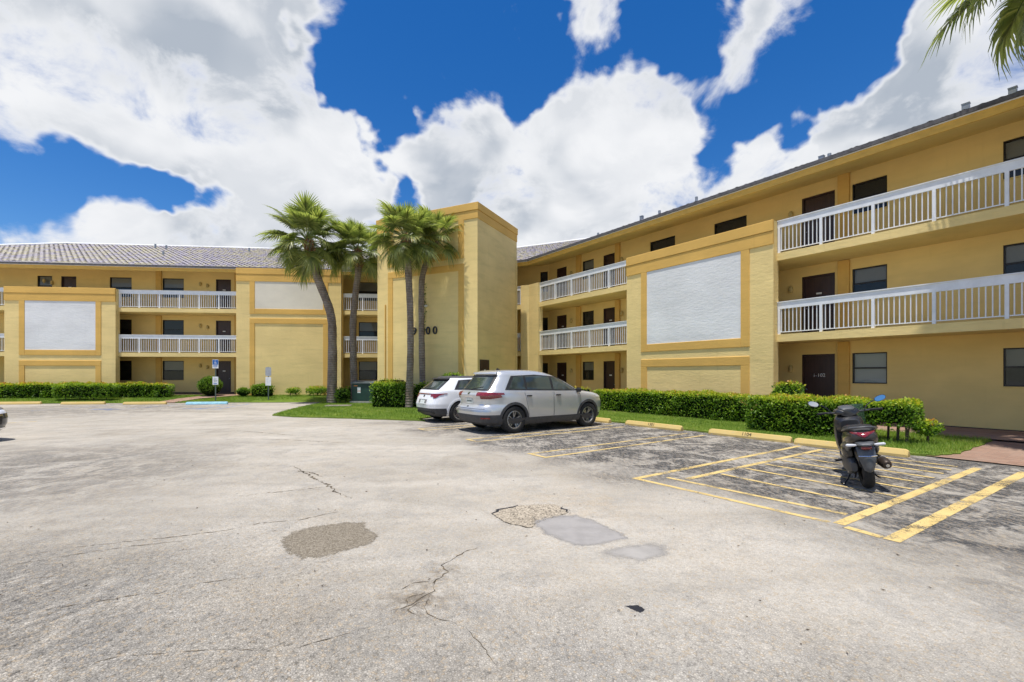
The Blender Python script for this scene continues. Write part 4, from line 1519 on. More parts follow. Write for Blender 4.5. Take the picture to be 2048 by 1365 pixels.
# --- palms
def frond_mesh(seed, N=40, Lp=.92, Lc=.42, droop=.42, size=1.0):
    r = random.Random(seed)
    V_, F_, T_ = [], [], []

    def costa(t_):
        return Vector((Lp + t_, 0, -.06 - .10 * t_ - .42 * t_ * t_))
    for i in range(N):
        f = (i + .5) / N * 2 - 1
        ph = f * rad(155) + r.gauss(0, .02)
        t_ = Lc * (1 - abs(f)) ** 1.1
        o = costa(t_)
        L_ = (.60 + .14 * (1 - abs(f)) ** .6) * r.uniform(.9, 1.08)
        dirx, diry = math.cos(ph * .86), math.sin(ph * .86)
        rows = []
        hw = L_ * .046
        for q, (u_, w_) in enumerate(((0, .5), (.28, 1.0), (.55, .85), (.8, .45), (1.0, .05))):
            rr = L_ * u_
            fold = .34 * rr * abs(math.sin(ph)) * (1 - .55 * u_)
            dz = fold - droop * (rr ** 2) * r.uniform(.85, 1.2) * (1 + .5 * u_) + (-.25 * u_ * rr * (1 - abs(f)))
            c_ = o + Vector((dirx * rr, diry * rr, dz))
            sd_ = Vector((-diry, dirx, 0)) * hw * w_
            rows.append((c_ - sd_, c_ + sd_ + Vector((0, 0, hw * .35 * w_))))
        tint = min(1, max(0, .20 + .58 * r.random() + (.3 if r.random() < .08 else 0)))
        i0 = len(V_)
        for a_, b_ in rows:
            V_ += [tuple(a_ * size), tuple(b_ * size)]
            T_ += [tint, tint]
        for q in range(len(rows) - 1):
            F_.append((i0 + 2 * q, i0 + 2 * q + 1, i0 + 2 * q + 3, i0 + 2 * q + 2))
    nl = len(F_)
    b = MB()
    b.tube([(0, 0, .0), (Lp * .5, 0, .0), tuple(costa(0)), tuple(costa(Lc * .9))], [.028, .018, .014, .004], 5, 1)
    off = len(V_)
    V_ += [tuple(Vector(v) * size) for v in b.v]
    F_ += [tuple(off + k for k in f_) for f_ in b.f]
    T_ += [.6] * len(b.v)
    me = bpy.data.meshes.new('frond')
    me.from_pydata(V_, [], F_)
    me.attributes.new('tint', 'FLOAT', 'POINT').data.foreach_set('value', T_)
    me.materials.append(MATS['leaf_palm'])
    me.materials.append(MATS['petiole'])
    me.polygons.foreach_set('material_index', [0] * nl + [1] * (len(F_) - nl))
    me.update()
    return me


FRONDS = [frond_mesh(40 + i, droop=d_) for i, d_ in enumerate((.14, .22, .32, .45))]


def palm(path, radii, scale, label, seed, n=34, boots=1.0, lowest=-58):
    r = random.Random(seed)
    base = Vector(path[0])
    M0 = Matrix.Translation(base)
    root = tag(obj('palm_tree', None, None, None, M0), label, 'palm tree', 'palms beside the lift tower' if 'overhanging' not in label else None)
    # trunk: smoothed path, swollen foot, rings
    pts, rd = [], []
    P_ = [Vector(p) for p in path]
    for i in range(len(P_) - 1):
        p0, p1, p2, p3 = P_[max(i - 1, 0)], P_[i], P_[i + 1], P_[min(i + 2, len(P_) - 1)]
        for q in range(8):
            t_ = q / 8
            c_ = .5 * ((2 * p1) + (p2 - p0) * t_ + (2 * p0 - 5 * p1 + 4 * p2 - p3) * t_ * t_ + (3 * p1 - p0 - 3 * p2 + p3) * t_ ** 3)
            pts.append(c_)
            rd.append((radii[i] + (radii[i + 1] - radii[i]) * t_) * r.uniform(.96, 1.05))
    pts.append(P_[-1])
    rd.append(radii[-1])
    b = MB()
    b.tube([(p - base) for p in pts], rd, 14)
    obj('trunk', b.mesh('trunk', True), 'palm_trunk', root, M0)
    top = pts[-1]
    ax = (pts[-1] - pts[-4]).normalized()
    b = MB()
    for k in range(46):
        a_ = k * 2.399
        h_ = -boots * (1 - k / 46) + .05
        c_ = top + ax * h_
        o = Vector((math.cos(a_), math.sin(a_), 0))
        side = Vector((-o.y, o.x, 0)) * .055
        rr = rd[-1] * .92
        p0 = c_ + o * rr
        p1 = c_ + o * (rr + .07 + r.uniform(0, .05)) + Vector((0, 0, .20 + r.uniform(0, .08)))
        th = o * .03
        i0 = [p0 - side, p0 + side, p1 + side * .6, p1 - side * .6, p0 - side - th + Vector((0, 0, .06)), p0 + side - th + Vector((0, 0, .06)), p1 + side * .6 - th, p1 - side * .6 - th]
        i0 = [v - base for v in i0]
        for q in ((0, 1, 2, 3), (4, 7, 6, 5), (2, 6, 7, 3), (0, 3, 7, 4), (1, 5, 6, 2)):
            b.face([i0[z] for z in q])
    obj('leaf_base', b.mesh('leaf_base'), 'palm_boot', root, M0)
    Mc = Matrix.Translation(top + Vector((0, 0, .08)))
    crown = obj('crown', None, None, root, Mc)
    for k in range(n):
        f = k / (n - 1)
        elv = 74 - (74 - lowest) * f ** 1.0 + r.uniform(-9, 9)
        a_ = k * 2.39996 + r.uniform(-.25, .25) + seed
        me = FRONDS[min(3, max(0, int(f * 4 + r.uniform(-.8, .8))))]
        sc_ = scale * r.uniform(.88, 1.08) * (.82 if f < .12 else 1)
        M_ = Mc @ Matrix.Rotation(a_, 4, 'Z') @ Matrix.Rotation(-rad(elv), 4, 'Y') @ Matrix.Rotation(r.uniform(-.35, .35), 4, 'X') @ Matrix.Scale(sc_, 4)
        obj('frond', me, None, crown, M_)
    return root


palm([(-9.78, 24.7, .05), (-9.74, 24.7, 3.2), (-9.85, 24.7, 4.9), (-10.5, 24.7, 6.72), (-10.85, 24.7, 7.8), (-11.1, 24.7, 8.8)], [.27, .225, .215, .215, .22, .25], 1.24, 'tall palm with strongly leaning curved trunk, biggest crown of the group', 1, 46, 1.1, -46)
palm([(-8.78, 25.4, .1), (-8.86, 25.4, 3.0), (-8.86, 25.4, 4.6), (-8.72, 25.4, 6.2), (-8.58, 25.4, 7.3), (-8.6, 25.4, 8.45)], [.20, .185, .18, .17, .175, .20], 1.08, 'slim palm standing beside the green utility cabinet', 2, 36, 1.0, -40)
palm([(-4.80, 21.2, .05), (-4.73, 21.2, 2.6), (-4.74, 21.2, 4.4), (-4.80, 21.2, 5.8), (-4.85, 21.2, 6.7), (-4.95, 21.2, 7.85)], [.19, .155, .15, .155, .165, .185], .96, 'palm with dark boots below its crown, nearest the white SUV', 3, 42, .85, -48)
palm([(-4.42, 22.6, .05), (-4.48, 22.6, 3.0), (-4.50, 22.6, 5.0), (-4.46, 22.6, 6.4), (-4.22, 22.6, 7.2), (-3.78, 22.6, 8.25)], [.16, .15, .145, .145, .15, .16], .92, 'thin palm half hidden behind its neighbour, in front of the numerals', 4, 36, .4, -44)
palm([(11.9, 8.8, .02), (11.95, 8.9, 3.0), (11.7, 9.0, 6.0), (11.25, 9.1, 10.55)], [.26, .2, .19, .22], 1.25, 'palm overhanging the top right corner with only its fronds in view', 5, 34, 1.0, -58)

# vine climbing the tower wall between the palms
r = np.random.default_rng(9)
root = tag(obj('climbing_vine', None, None, None, FT.at(3.05, .02, 3.6)), 'sparse dark vine on the tower wall above the numerals', 'vine')
b = MB()
path = [(0, .01, 0), (.05, .012, .6), (-.03, .012, 1.3), (.06, .012, 2.0), (.02, .012, 2.6)]
b.tube(path, [.012, .011, .010, .008, .005], 5)
obj('stem', b.mesh('vine', True), 'stem_bark', root, WM[root])
N = 90
tt = r.random(N) * 2.4 + .2
C = np.stack([np.interp(tt, [0, .6, 1.3, 2, 2.6], [0, .05, -.03, .06, .02]) + r.normal(0, .06, N), np.full(N, .04), tt], 1)
obj('foliage', quads('vine_leaves', leaves(C, r.normal(size=(N, 3)) * np.array([1, .3, 1]), .11, .07, r), .05 + .2 * r.random(N)), 'leaf_hedge', root, WM[root])
# ================================================================== VEHICLES
def paint(name, col, metal=.0, rough=.28, flake=.0):
    t = NT(name)
    f = t.mapr(t.noise(400, 2), .3, .7)
    d_ = t.mapr(t.noise(2.2, 5, .7), .35, .75)
    c_ = t.mix(t.math('MULTIPLY', f, flake), col, tuple(min(1, c * 1.25) for c in col))
    c_ = t.mix(t.math('MULTIPLY', d_, .10), c_, (.36, .33, .28))          # thin road dust
    t.fin(c_, rough, metal, .5, 1.0)
    t.bs.inputs['Coat Roughness'].default_value = .06
    return t.m


paint('paint_silver', (.58, .59, .595), .5, .28, .3)
paint('paint_white', (.80, .81, .83), .0, .35)
paint('paint_dark', (.035, .04, .05), .2, .3, .3)
simple('car_black', (.018, .018, .019), .5, var=.2, vscale=10)
simple('cladding', (.055, .055, .058), .62, var=.2, vscale=10)
simple('tyre_rubber', (.018, .018, .018), .85, var=.3, vscale=25, bump=.3, bscale=80)
simple('alloy', (.50, .51, .52), .3, .85, var=.08)
simple('alloy_dark', (.05, .05, .055), .4, .5)
simple('chrome', (.75, .76, .78), .12, 1.0, var=.05)
simple('lamp_red', (.20, .009, .012), .15, coat=1.0, var=.25, vscale=30)
simple('lamp_dark_red', (.16, .008, .012), .15, coat=1.0, var=.25, vscale=30)
simple('lamp_clear', (.62, .63, .66), .12, coat=1.0)
simple('stencil_dark', (.06, .10, .07), .6)
simple('plate', (.62, .66, .62), .4, var=.2, vscale=18)
t = NT('car_glass')
t.fin(t.mix(t.mapr(t.noise(1.5, 3), .4, .6), (.035, .045, .042), (.065, .085, .078)), .03, spec=.8)
t = NT('mirror_glass')
t.fin((.62, .64, .66), .02, 1.0)
simple('scooter_black', (.016, .016, .018), .32, coat=.5, var=.2)
simple('scooter_grey', (.07, .074, .08), .42, coat=.3, var=.2, vscale=9)
simple('scooter_brown', (.034, .029, .026), .38, coat=.4, var=.25)
simple('engine_grey', (.10, .10, .105), .5, .4)
simple('exhaust_bronze', (.060, .045, .036), .4, .5, var=.3)
simple('seat_vinyl', (.014, .014, .015), .6, bump=.2, bscale=120)


class Shell:
    """a car's outer skin as a stack of rounded plan outlines; every trim piece is laid on the same surface"""
    def __init__(self, table, p=5.0):
        self.T = table
        self.p = p
        self.z = [r_[0] for r_ in table]

    def at(self, z):
        v = [np.interp(z, self.z, [r_[k] for r_ in self.T]) for k in (1, 2, 3)]
        xr, xf, w = v
        return (xr + xf) / 2, (xf - xr) / 2, w

    def S(self, th, z, off=0.0):
        xc, a_, w = self.at(z)
        c_, s_ = math.cos(th), math.sin(th)
        e_ = 2 / self.p
        return Vector((xc + (a_ + off) * math.copysign(abs(c_) ** e_, c_), (w + off) * math.copysign(abs(s_) ** e_, s_), z))

    def side(self, x, z, sg, off=0.0):
        xc, a_, w = self.at(z)
        q = min(.9999, abs((x - xc) / a_))
        y = w * (1 - q ** self.p) ** (1 / self.p)
        nx, ny = math.copysign(q ** (self.p - 1) / a_, x - xc), (y / w) ** (self.p - 1) / w
        k = off / math.hypot(nx, ny)
        return Vector((x + nx * k, sg * (y + ny * k), z))

    def rear(self, y, z, off=0.0, front=False):
        xc, a_, w = self.at(z)
        q = min(.9999, abs(y / w))
        d = a_ * (1 - q ** self.p) ** (1 / self.p)
        nx, ny = (d / a_) ** (self.p - 1) / a_, math.copysign(q ** (self.p - 1) / w, y)
        k = off / math.hypot(nx, ny)
        d += nx * k
        return Vector((xc + d if front else xc - d, y + ny * k, z))

    def theta(self, x, y_sign, z):
        xc, a_, w = self.at(z)
        q = max(-1, min(1, (x - xc) / a_))
        c_ = math.copysign(abs(q) ** (self.p / 2), q)
        return math.acos(c_) * (1 if y_sign > 0 else -1)


def loft(bot, top, n=10, m=4):
    """grid of (a, z) between two polylines of the same parameter"""
    def ev(pl, t_):
        L_ = [0]
        for p0, p1 in zip(pl, pl[1:]):
            L_.append(L_[-1] + math.hypot(p1[0] - p0[0], p1[1] - p0[1]))
        d = t_ * L_[-1]
        for i in range(len(pl) - 1):
            if d <= L_[i + 1] + 1e-9:
                f = (d - L_[i]) / (L_[i + 1] - L_[i] + 1e-12)
                return (pl[i][0] + (pl[i + 1][0] - pl[i][0]) * f, pl[i][1] + (pl[i + 1][1] - pl[i][1]) * f)
        return pl[-1]
    G = []
    for j in range(m + 1):
        row = []
        for i in range(n + 1):
            b_, t_ = ev(bot, i / n), ev(top, i / n)
            f = j / m
            row.append((b_[0] + (t_[0] - b_[0]) * f, b_[1] + (t_[1] - b_[1]) * f))
        G.append(row)
    return G


def thick_patch(G, fn, d0, d1):
    """a panel on the skin from offset d0 to d1, with its edges closed"""
    b = MB()
    o = [[fn(a_, z, d1) for a_, z in row] for row in G]
    i_ = [[fn(a_, z, d0) for a_, z in row] for row in G]
    b.grid(o)
    rim = [(0, k) for k in range(len(G[0]))] + [(j, len(G[0]) - 1) for j in range(1, len(G))] + [(len(G) - 1, k) for k in range(len(G[0]) - 2, -1, -1)] + [(j, 0) for j in range(len(G) - 2, -1, -1)]
    for (a_, c_), (e_, g_) in zip(rim, rim[1:]):
        b.face([o[a_][c_], i_[a_][c_], i_[e_][g_], o[e_][g_]])
    return b


def wheel_meshes(R_, W_, spokes, rim_r):
    ty = MB()
    h = W_ / 2
    ty.lathe([(rim_r, -h * .8), (rim_r + .02, -h * .95), (R_ * .9, -h), (R_ * .97, -h * .9), (R_, -h * .62), (R_, h * .62), (R_ * .97, h * .9), (R_ * .9, h), (rim_r + .02, h * .95), (rim_r, h * .8)], 36)
    rm = MB()
    rm.lathe([(rim_r, h * .82), (rim_r - .018, h * .84), (rim_r - .03, h * .5), (rim_r - .035, -h * .6)], 36)
    rm.lathe([(0, h * .45), (.035, h * .48), (.045, h * .4), (.05, h * .1)], 16)
    for k in range(spokes):
        for dv in (-.13, .13):
            a_ = 2 * math.pi * k / spokes
            p0 = Vector((math.cos(a_ + dv * .4) * .03, h * .38, math.sin(a_ + dv * .4) * .03))
            p1 = Vector((math.cos(a_ + dv * 1.35) * (rim_r - .01), h * .62, math.sin(a_ + dv * 1.35) * (rim_r - .01)))
            sd_ = Vector((-math.sin(a_), 0, math.cos(a_))) * .011
            dp = Vector((0, -.025, 0))
            rm.face([p0 - sd_, p0 + sd_, p1 + sd_, p1 - sd_])
            rm.face([p0 - sd_, p1 - sd_, p1 - sd_ + dp, p0 - sd_ + dp])
            rm.face([p0 + sd_, p0 + sd_ + dp, p1 + sd_ + dp, p1 + sd_])
    hub = MB()
    hub.lathe([(0, -h * .3), (rim_r - .04, -h * .3), (rim_r - .04, -h * .5)], 24)
    hub.lathe([(0, -h * .05), (.14, -h * .05), (.14, -h * .3)], 20)
    return ty.mesh('tyre', True, .6), rm.mesh('rim'), hub.mesh('brake_disc')


def cut_wheel_wells(me, axles, zc, rad_, yin):
    o = bpy.data.objects.new('tmp_body', me)
    COL.objects.link(o)
    b = MB()
    for x in axles:
        for sg in (-1, 1):
            prof = [(.001, yin), (rad_, yin), (rad_, 1.3), (.001, 1.3)]
            b.lathe([(r_, sg * a_) for r_, a_ in prof], 40, 'Y', (x, 0, zc), 1)
    cm = b.mesh('cut')
    weld(cm)
    cm.materials.append(None)
    cm.materials.append(MATS['car_black'])
    c_ = bpy.data.objects.new('tmp_cut', cm)
    COL.objects.link(c_)
    md = o.modifiers.new('b', 'BOOLEAN')
    md.operation = 'DIFFERENCE'
    md.solver = 'EXACT'
    md.object = c_
    bpy.context.view_layer.update()
    out = bpy.data.meshes.new_from_object(o.evaluated_get(bpy.context.evaluated_depsgraph_get()))
    bpy.data.objects.remove(o)
    bpy.data.objects.remove(c_)
    return out


def car(name, M0, label, paint_m, T_, spec):
    sh = Shell(T_, spec.get('p', 5.0))
    root = tag(obj(name, None, None, None, M0), label, 'car', 'cars parked in the lot')
    A_ = lambda nm, mesh, m, par=None, Mx=None: obj(nm, mesh, m, par or root, M0 @ Mx if Mx else M0)
    # body: rings
    zs = []
    for a_, b_ in zip(T_, T_[1:]):
        k = max(2, int((b_[0] - a_[0]) / .03))
        zs += [a_[0] + (b_[0] - a_[0]) * i / k for i in range(k)]
    zs.append(T_[-1][0])
    NS = 160
    bm_ = MB()

    def polar(i, z):
        a_ = 2 * math.pi * i / NS
        xc, ax_, w_ = sh.at(z)
        c_, s_ = math.cos(a_), math.sin(a_)
        r_ = (abs(c_) ** sh.p + abs(s_) ** sh.p) ** (-1 / sh.p)
        return Vector((xc + ax_ * r_ * c_, w_ * r_ * s_, z))
    rows = [[polar(i, z) for i in range(NS)] for z in zs]
    for j in range(len(zs) - 1):
        for i in range(NS):
            i2 = (i + 1) % NS
            mz = (zs[j] + zs[j + 1]) / 2
            mx_ = (rows[j][i].x + rows[j][i2].x) / 2
            low = spec['clad_rear'] if mx_ < -1.75 else (spec['clad_front'] if mx_ > 1.75 else spec['clad_side'])
            roofm = spec.get('roof_black') and mz > spec['roof_black'] and True
            bm_.face([rows[j][i], rows[j][i2], rows[j + 1][i2], rows[j + 1][i]], 1 if (mz < low or roofm) else 0)
    bm_.face(rows[0][::-1], 1)
    bm_.face(rows[-1], 1 if spec.get('roof_black') else 0)
    me = bm_.mesh('body')
    weld(me)
    me.materials.append(MATS[paint_m])
    me.materials.append(MATS['cladding'])
    me = cut_wheel_wells(me, spec['axles'], spec['R'], spec['R'] + .05, .60)
    me.polygons.foreach_set('use_smooth', [True] * len(me.polygons))
    me.set_sharp_from_angle(angle=.55)
    me.update()
    if len(me.materials) < 3:
        me.materials.append(MATS['car_black'])
    body = A_('body', me, None)
    belt, roofz = spec['belt'], spec['roofz']
    # glasshouse: black surround, then the panes
    for sg in (-1, 1):
        fn = lambda x, z, d: sh.side(x, z, sg, d)
        (xb0, xb1), (xt0, xt1) = spec['glass']
        G = loft([(xb0, belt[0]), (xb1, belt[1])], [(xt0, roofz[0]), ((xt0 + xt1) / 2, roofz[1]), (xt1, roofz[2])], 48, 20)
        A_('window_surround', thick_patch(G, fn, -.02, .006).mesh('surround', True, .7), 'car_black')
        for (b0, b1, t0, t1) in spec['panes']:
            zb = lambda x: np.interp(x, [xb1, xb0], [belt[1], belt[0]]) + .03
            zt = lambda x: np.interp(x, [xt1, (xt0 + xt1) / 2, xt0], [roofz[2], roofz[1], roofz[0]]) - .03
            G = loft([(b0, zb(b0)), (b1, zb(b1))], [(t0, zt(t0)), ((t0 + t1) / 2, zt((t0 + t1) / 2)), (t1, zt(t1))], 24, 18)
            A_('side_window', thick_patch(G, fn, -.004, .010).mesh('pane', True, .7), 'car_glass')
        # doors with shut lines, handles
        for k, (x0, x1, x0b, x1b) in enumerate(spec['doors']):
            zlow = spec['clad_side'] + .015
            bot = [(x0b, zlow), ((x0b + x1b) / 2, zlow), (x1b, zlow + (.0 if k == 0 else .0))]
            top = [(x0, belt[0] - .015), (x1, belt[0] - .012)]
            G = loft(bot, top, 10, 8)
            gapG = [[(a_ + (.008 if i == 0 else -.008 if i == len(row) - 1 else 0) * -1, z) for i, (a_, z) in enumerate(row)] for row in G]
            A_('door_gap', thick_patch(G, fn, -.01, .0015).mesh('gap'), 'car_black')
            inner = [[(a_ + ((x0 + x1) / 2 - a_) * .018, z) for a_, z in row] for row in G]
            dr = A_('door', thick_patch(inner, fn, -.004, .004).mesh('door', True, .7), paint_m)
            hx = x1 + .20 if x1 < x0 else x0 + .2
            hx = min(x0, x1) + .14
            hz = spec['handle']
            p = sh.side(hx, hz, sg, .0)
            b = MB()
            b.box(-.085, .085, -.012, .028, -.016, .016)
            hm = bevel_mesh(b.mesh('handle'), .008, 2)
            A_('handle', hm, 'car_black', dr, Matrix.Translation(p + Vector((0, sg * .012, 0))) @ Matrix.Rotation(0 if sg > 0 else math.pi, 4, 'Z'))
        # wheel-arch lips and sills
        for x in spec['axles']:
            R1, R2 = spec['R'] + .035, spec['R'] + spec['lip']
            G = []
            for r_ in (R1, (R1 + R2) / 2, R2):
                row = []
                for q in range(25):
                    a_ = rad(-18 + 216 * q / 24)
                    row.append((x + r_ * math.cos(a_), max(.21, spec['R'] + r_ * math.sin(a_))))
                G.append(row)
            A_('arch_lip', thick_patch(G, fn, -.03, .016).mesh('lip', True, .7), spec['lip_m'])
        G = loft([(spec['axles'][0] - .42, .23), (spec['axles'][1] + .42, .23)], [(spec['axles'][0] - .44, spec['clad_side']), (spec['axles'][1] + .44, spec['clad_side'])], 10, 3)
        A_('sill', thick_patch(G, fn, -.02, .014).mesh('sill', True, .7), 'cladding')
        # mirrors
        b = MB()
        b.box(-.06, .06, -.10, .10, -.065, .065)
        mm = bevel_mesh(b.mesh('mirror'), .035, 3)
        p = sh.side(spec['mirror_x'], belt[0] + .03, sg, .13)
        A_('wing_mirror', mm, spec['mirror_m'], None, Matrix.Translation(p) @ Matrix.Rotation(sg * -.15, 4, 'Z'))
    # windscreen and rear window
    ww = spec['wind']
    fnf = lambda y, z, d: sh.rear(y, z, d, True)
    fnr = lambda y, z, d: sh.rear(y, z, d)
    G = loft([(-ww[0], ww[2]), (ww[0], ww[2])], [(-ww[1], ww[3]), (ww[1], ww[3])], 40, 24)
    A_('windscreen', thick_patch(G, fnf, -.01, .008).mesh('screen', True, .7), 'car_glass')
    rw = spec['rearw']
    G = loft([(-rw[0] - .06, rw[2] - .035), (rw[0] + .06, rw[2] - .035)], [(-rw[1] - .07, rw[3] + .05), (rw[1] + .07, rw[3] + .05)], 48, 24)
    A_('tailgate_trim', thick_patch(G, fnr, -.02, .007).mesh('trim', True, .7), 'car_black')
    G = loft([(-rw[0], rw[2]), (rw[0], rw[2])], [(-rw[1], rw[3]), (rw[1], rw[3])], 48, 24)
    A_('rear_window', thick_patch(G, fnr, -.004, .012).mesh('screen', True, .7), 'car_glass')
    b = MB()
    p0, p1 = sh.rear(.08, rw[2] - .01, .02), sh.rear(-rw[0] * .7, rw[2] + .06, .02)
    b.tube([p0, p1], .010, 6)
    A_('wiper', b.mesh('wiper', True), 'car_black')
    # spoiler
    sz = spec['spoiler']
    G = loft([(-sz[0], sz[1]), (sz[0], sz[1])], [(-sz[0] + .03, sz[1] + .05), (sz[0] - .03, sz[1] + .05)], 16, 2)
    A_('spoiler', thick_patch(G, fnr, -.05, sz[2]).mesh('spoiler', True, .6), sz[3])
    # tail lamps wrap the corners
    for sg in (-1, 1):
        for nm, y_in, z0, z1, x_out, z0o, z1o, m, off in spec['tails']:
            th0 = math.pi - math.asin(min(1, (y_in / sh.at((z0 + z1) / 2)[2])) ** (sh.p / 2))
            th1 = sh.theta(x_out, 1, (z0o + z1o) / 2)
            fn = lambda th, z, d: Vector((sh.S(th, z, d).x, sg * sh.S(th, z, d).y, z))
            G = loft([(th0, z0), (th0 + (th1 - th0) * .5, z0), (th1, z0o)], [(th0, z1), (th0 + (th1 - th0) * .5, z1), (th1, z1o)], 24, 4)
            A_(nm, thick_patch(G, fn, -.01, off).mesh('lamp', True, .8), m)
        # head lamps
        zf, xo = spec['head']
        th1 = sh.theta(xo, 1, zf)
        fn = lambda th, z, d: Vector((sh.S(th, z, d).x, sg * sh.S(th, z, d).y, z))
        G = loft([(rad(9), zf - .05), (th1, zf - .01)], [(rad(9), zf + .04), (th1, zf + .05)], 20, 3)
        A_('headlight', thick_patch(G, fn, -.01, .006).mesh('lamp', True, .8), 'lamp_clear')
        G = loft([(-.30, .30), (-.12, .30)], [(-.30, .36), (-.12, .36)], 4, 2)
    for nm, y0, y1, z0, z1, m, off in spec['rear_bits']:
        G = loft([(y0, z0), (y1, z0)], [(y0, z1), (y1, z1)], max(2, int(abs(y1 - y0) / .06)), max(1, int((z1 - z0) / .05)))
        A_(nm, thick_patch(G, fnr, -.01, off).mesh(nm, True, .7), m)
    for nm, y0, y1, z0, z1, m, off in spec['front_bits']:
        G = loft([(y0, z0), (y1, z0)], [(y0, z1), (y1, z1)], max(2, int(abs(y1 - y0) / .06)), max(1, int((z1 - z0) / .05)))
        A_(nm, thick_patch(G, fnf, -.01, off).mesh(nm, True, .7), m)
    # aerial fin
    b = MB()
    zt = T_[-1][0]
    fx = spec['fin']
    b.face([(fx, .02, zt - .02), (fx + .17, .012, zt - .02), (fx + .03, 0, zt + .055)])
    b.face([(fx, -.02, zt - .02), (fx + .03, 0, zt + .055), (fx + .17, -.012, zt - .02)])
    b.face([(fx, .02, zt - .02), (fx + .03, 0, zt + .055), (fx, -.02, zt - .02)])
    A_('roof_aerial', b.mesh('fin'), 'car_black')
    ty, rm, hb = wheel_meshes(spec['R'], .225, spec['spokes'], spec['rim'])
    for me_, m_ in ((ty, 'tyre_rubber'), (rm, 'alloy'), (hb, 'alloy_dark')):
        me_.materials.append(MATS[m_])
    for x in spec['axles']:
        for sg in (-1, 1):
            Mw = Matrix.Translation((x, sg * spec['track'], spec['R'])) @ Matrix.Rotation(0 if sg > 0 else math.pi, 4, 'Z') @ Matrix.Rotation(.3 * x, 4, 'Y')
            wh = A_('wheel', None, None, None, Mw)
            for nm, me_ in (('tyre', ty), ('rim', rm), ('brake_disc', hb)):
                A_(nm, me_, None, wh, Mw)
    b = MB().box(-1.9, 1.9, -.6, .6, .20, .30)
    A_('underbody', b.mesh('under'), 'car_black')
    return root


SUV_T = [(.22, -2.06, 2.00, .84), (.30, -2.24, 2.12, .895), (.44, -2.31, 2.19, .912), (.60, -2.31, 2.21, .920), (.70, -2.27, 2.21, .920), (.76, -2.20, 2.20, .920), (.88, -2.20, 2.15, .918), (.96, -2.235, 2.05, .912),
         (1.02, -2.245, 1.86, .902), (1.065, -2.22, 1.52, .892), (1.10, -2.17, 1.22, .882), (1.20, -2.06, 1.05, .838), (1.35, -1.93, .74, .785), (1.48, -1.82, .42, .735), (1.56, -1.78, .18, .698),
         (1.615, -1.76, -.02, .645), (1.655, -1.66, -.22, .56), (1.680, -1.46, -.42, .43), (1.692, -1.2, -.62, .22)]
SUV = dict(p=5.2, axles=(-1.352, 1.352), R=.362, rim=.235, spokes=5, track=.80, lip=.105, lip_m='cladding', clad_rear=.50, clad_front=.42, clad_side=.40, belt=(1.085, 1.15), roofz=(1.50, 1.555, 1.52),
           glass=((1.02, -1.62), (.26, -1.36)), panes=[(.88, .03, .22, .03), (-.05, -.90, -.05, -.90), (-.97, -1.50, -.97, -1.27)],
           doors=[(1.02, .02, 1.0, .0), (-.02, -1.02, -.0, -.86)], handle=.985, mirror_x=.90, mirror_m='car_black', wind=(.74, .56, 1.15, 1.55), rearw=(.62, .52, 1.17, 1.49),
           spoiler=(.56, 1.575, .07, 'paint_silver'), fin=-1.35, head=(.90, 1.72),
           tails=[('tail_light', .40, .99, 1.095, -1.66, 1.03, 1.075, 'lamp_red', .016), ('tail_light', .54, .915, .988, -1.74, .96, 1.028, 'lamp_dark_red', .014)],
           rear_bits=[('number_plate', -.16, .16, .79, .92, 'plate', .012), ('bumper_bar', -.80, .80, .585, .635, 'alloy', .03), ('badge', -.05, .05, 1.03, 1.09, 'chrome', .012),
                      ('latch', -.035, .035, .70, .725, 'car_black', .008), ('tailgate_seam', -.70, .70, .655, .664, 'car_black', .003), ('lettering', -.24, .20, .955, .975, 'chrome', .006), ('lettering', -.62, -.48, .755, .775, 'chrome', .006), ('plate_print', -.13, .13, .835, .878, 'stencil_dark', .0135), ('reflector', -.78, -.62, .40, .44, 'lamp_red', .012), ('reflector', .62, .78, .40, .44, 'lamp_red', .012)],
           front_bits=[('grille', -.42, .42, .62, .86, 'car_black', .01), ('badge', -.06, .06, .78, .84, 'chrome', .02)])
WH_T = [(.21, -2.02, 2.05, .83), (.30, -2.17, 2.2, .89), (.45, -2.25, 2.26, .912), (.62, -2.27, 2.28, .920), (.78, -2.22, 2.27, .918), (.90, -2.17, 2.18, .912), (.97, -2.15, 1.98, .902),
        (1.02, -2.13, 1.55, .888), (1.06, -2.10, 1.15, .872), (1.15, -1.98, .98, .825), (1.28, -1.80, .74, .772), (1.40, -1.64, .48, .722), (1.47, -1.55, .26, .68), (1.515, -1.45, .02, .61), (1.535, -1.25, -.2, .5), (1.545, -1.0, -.5, .25)]
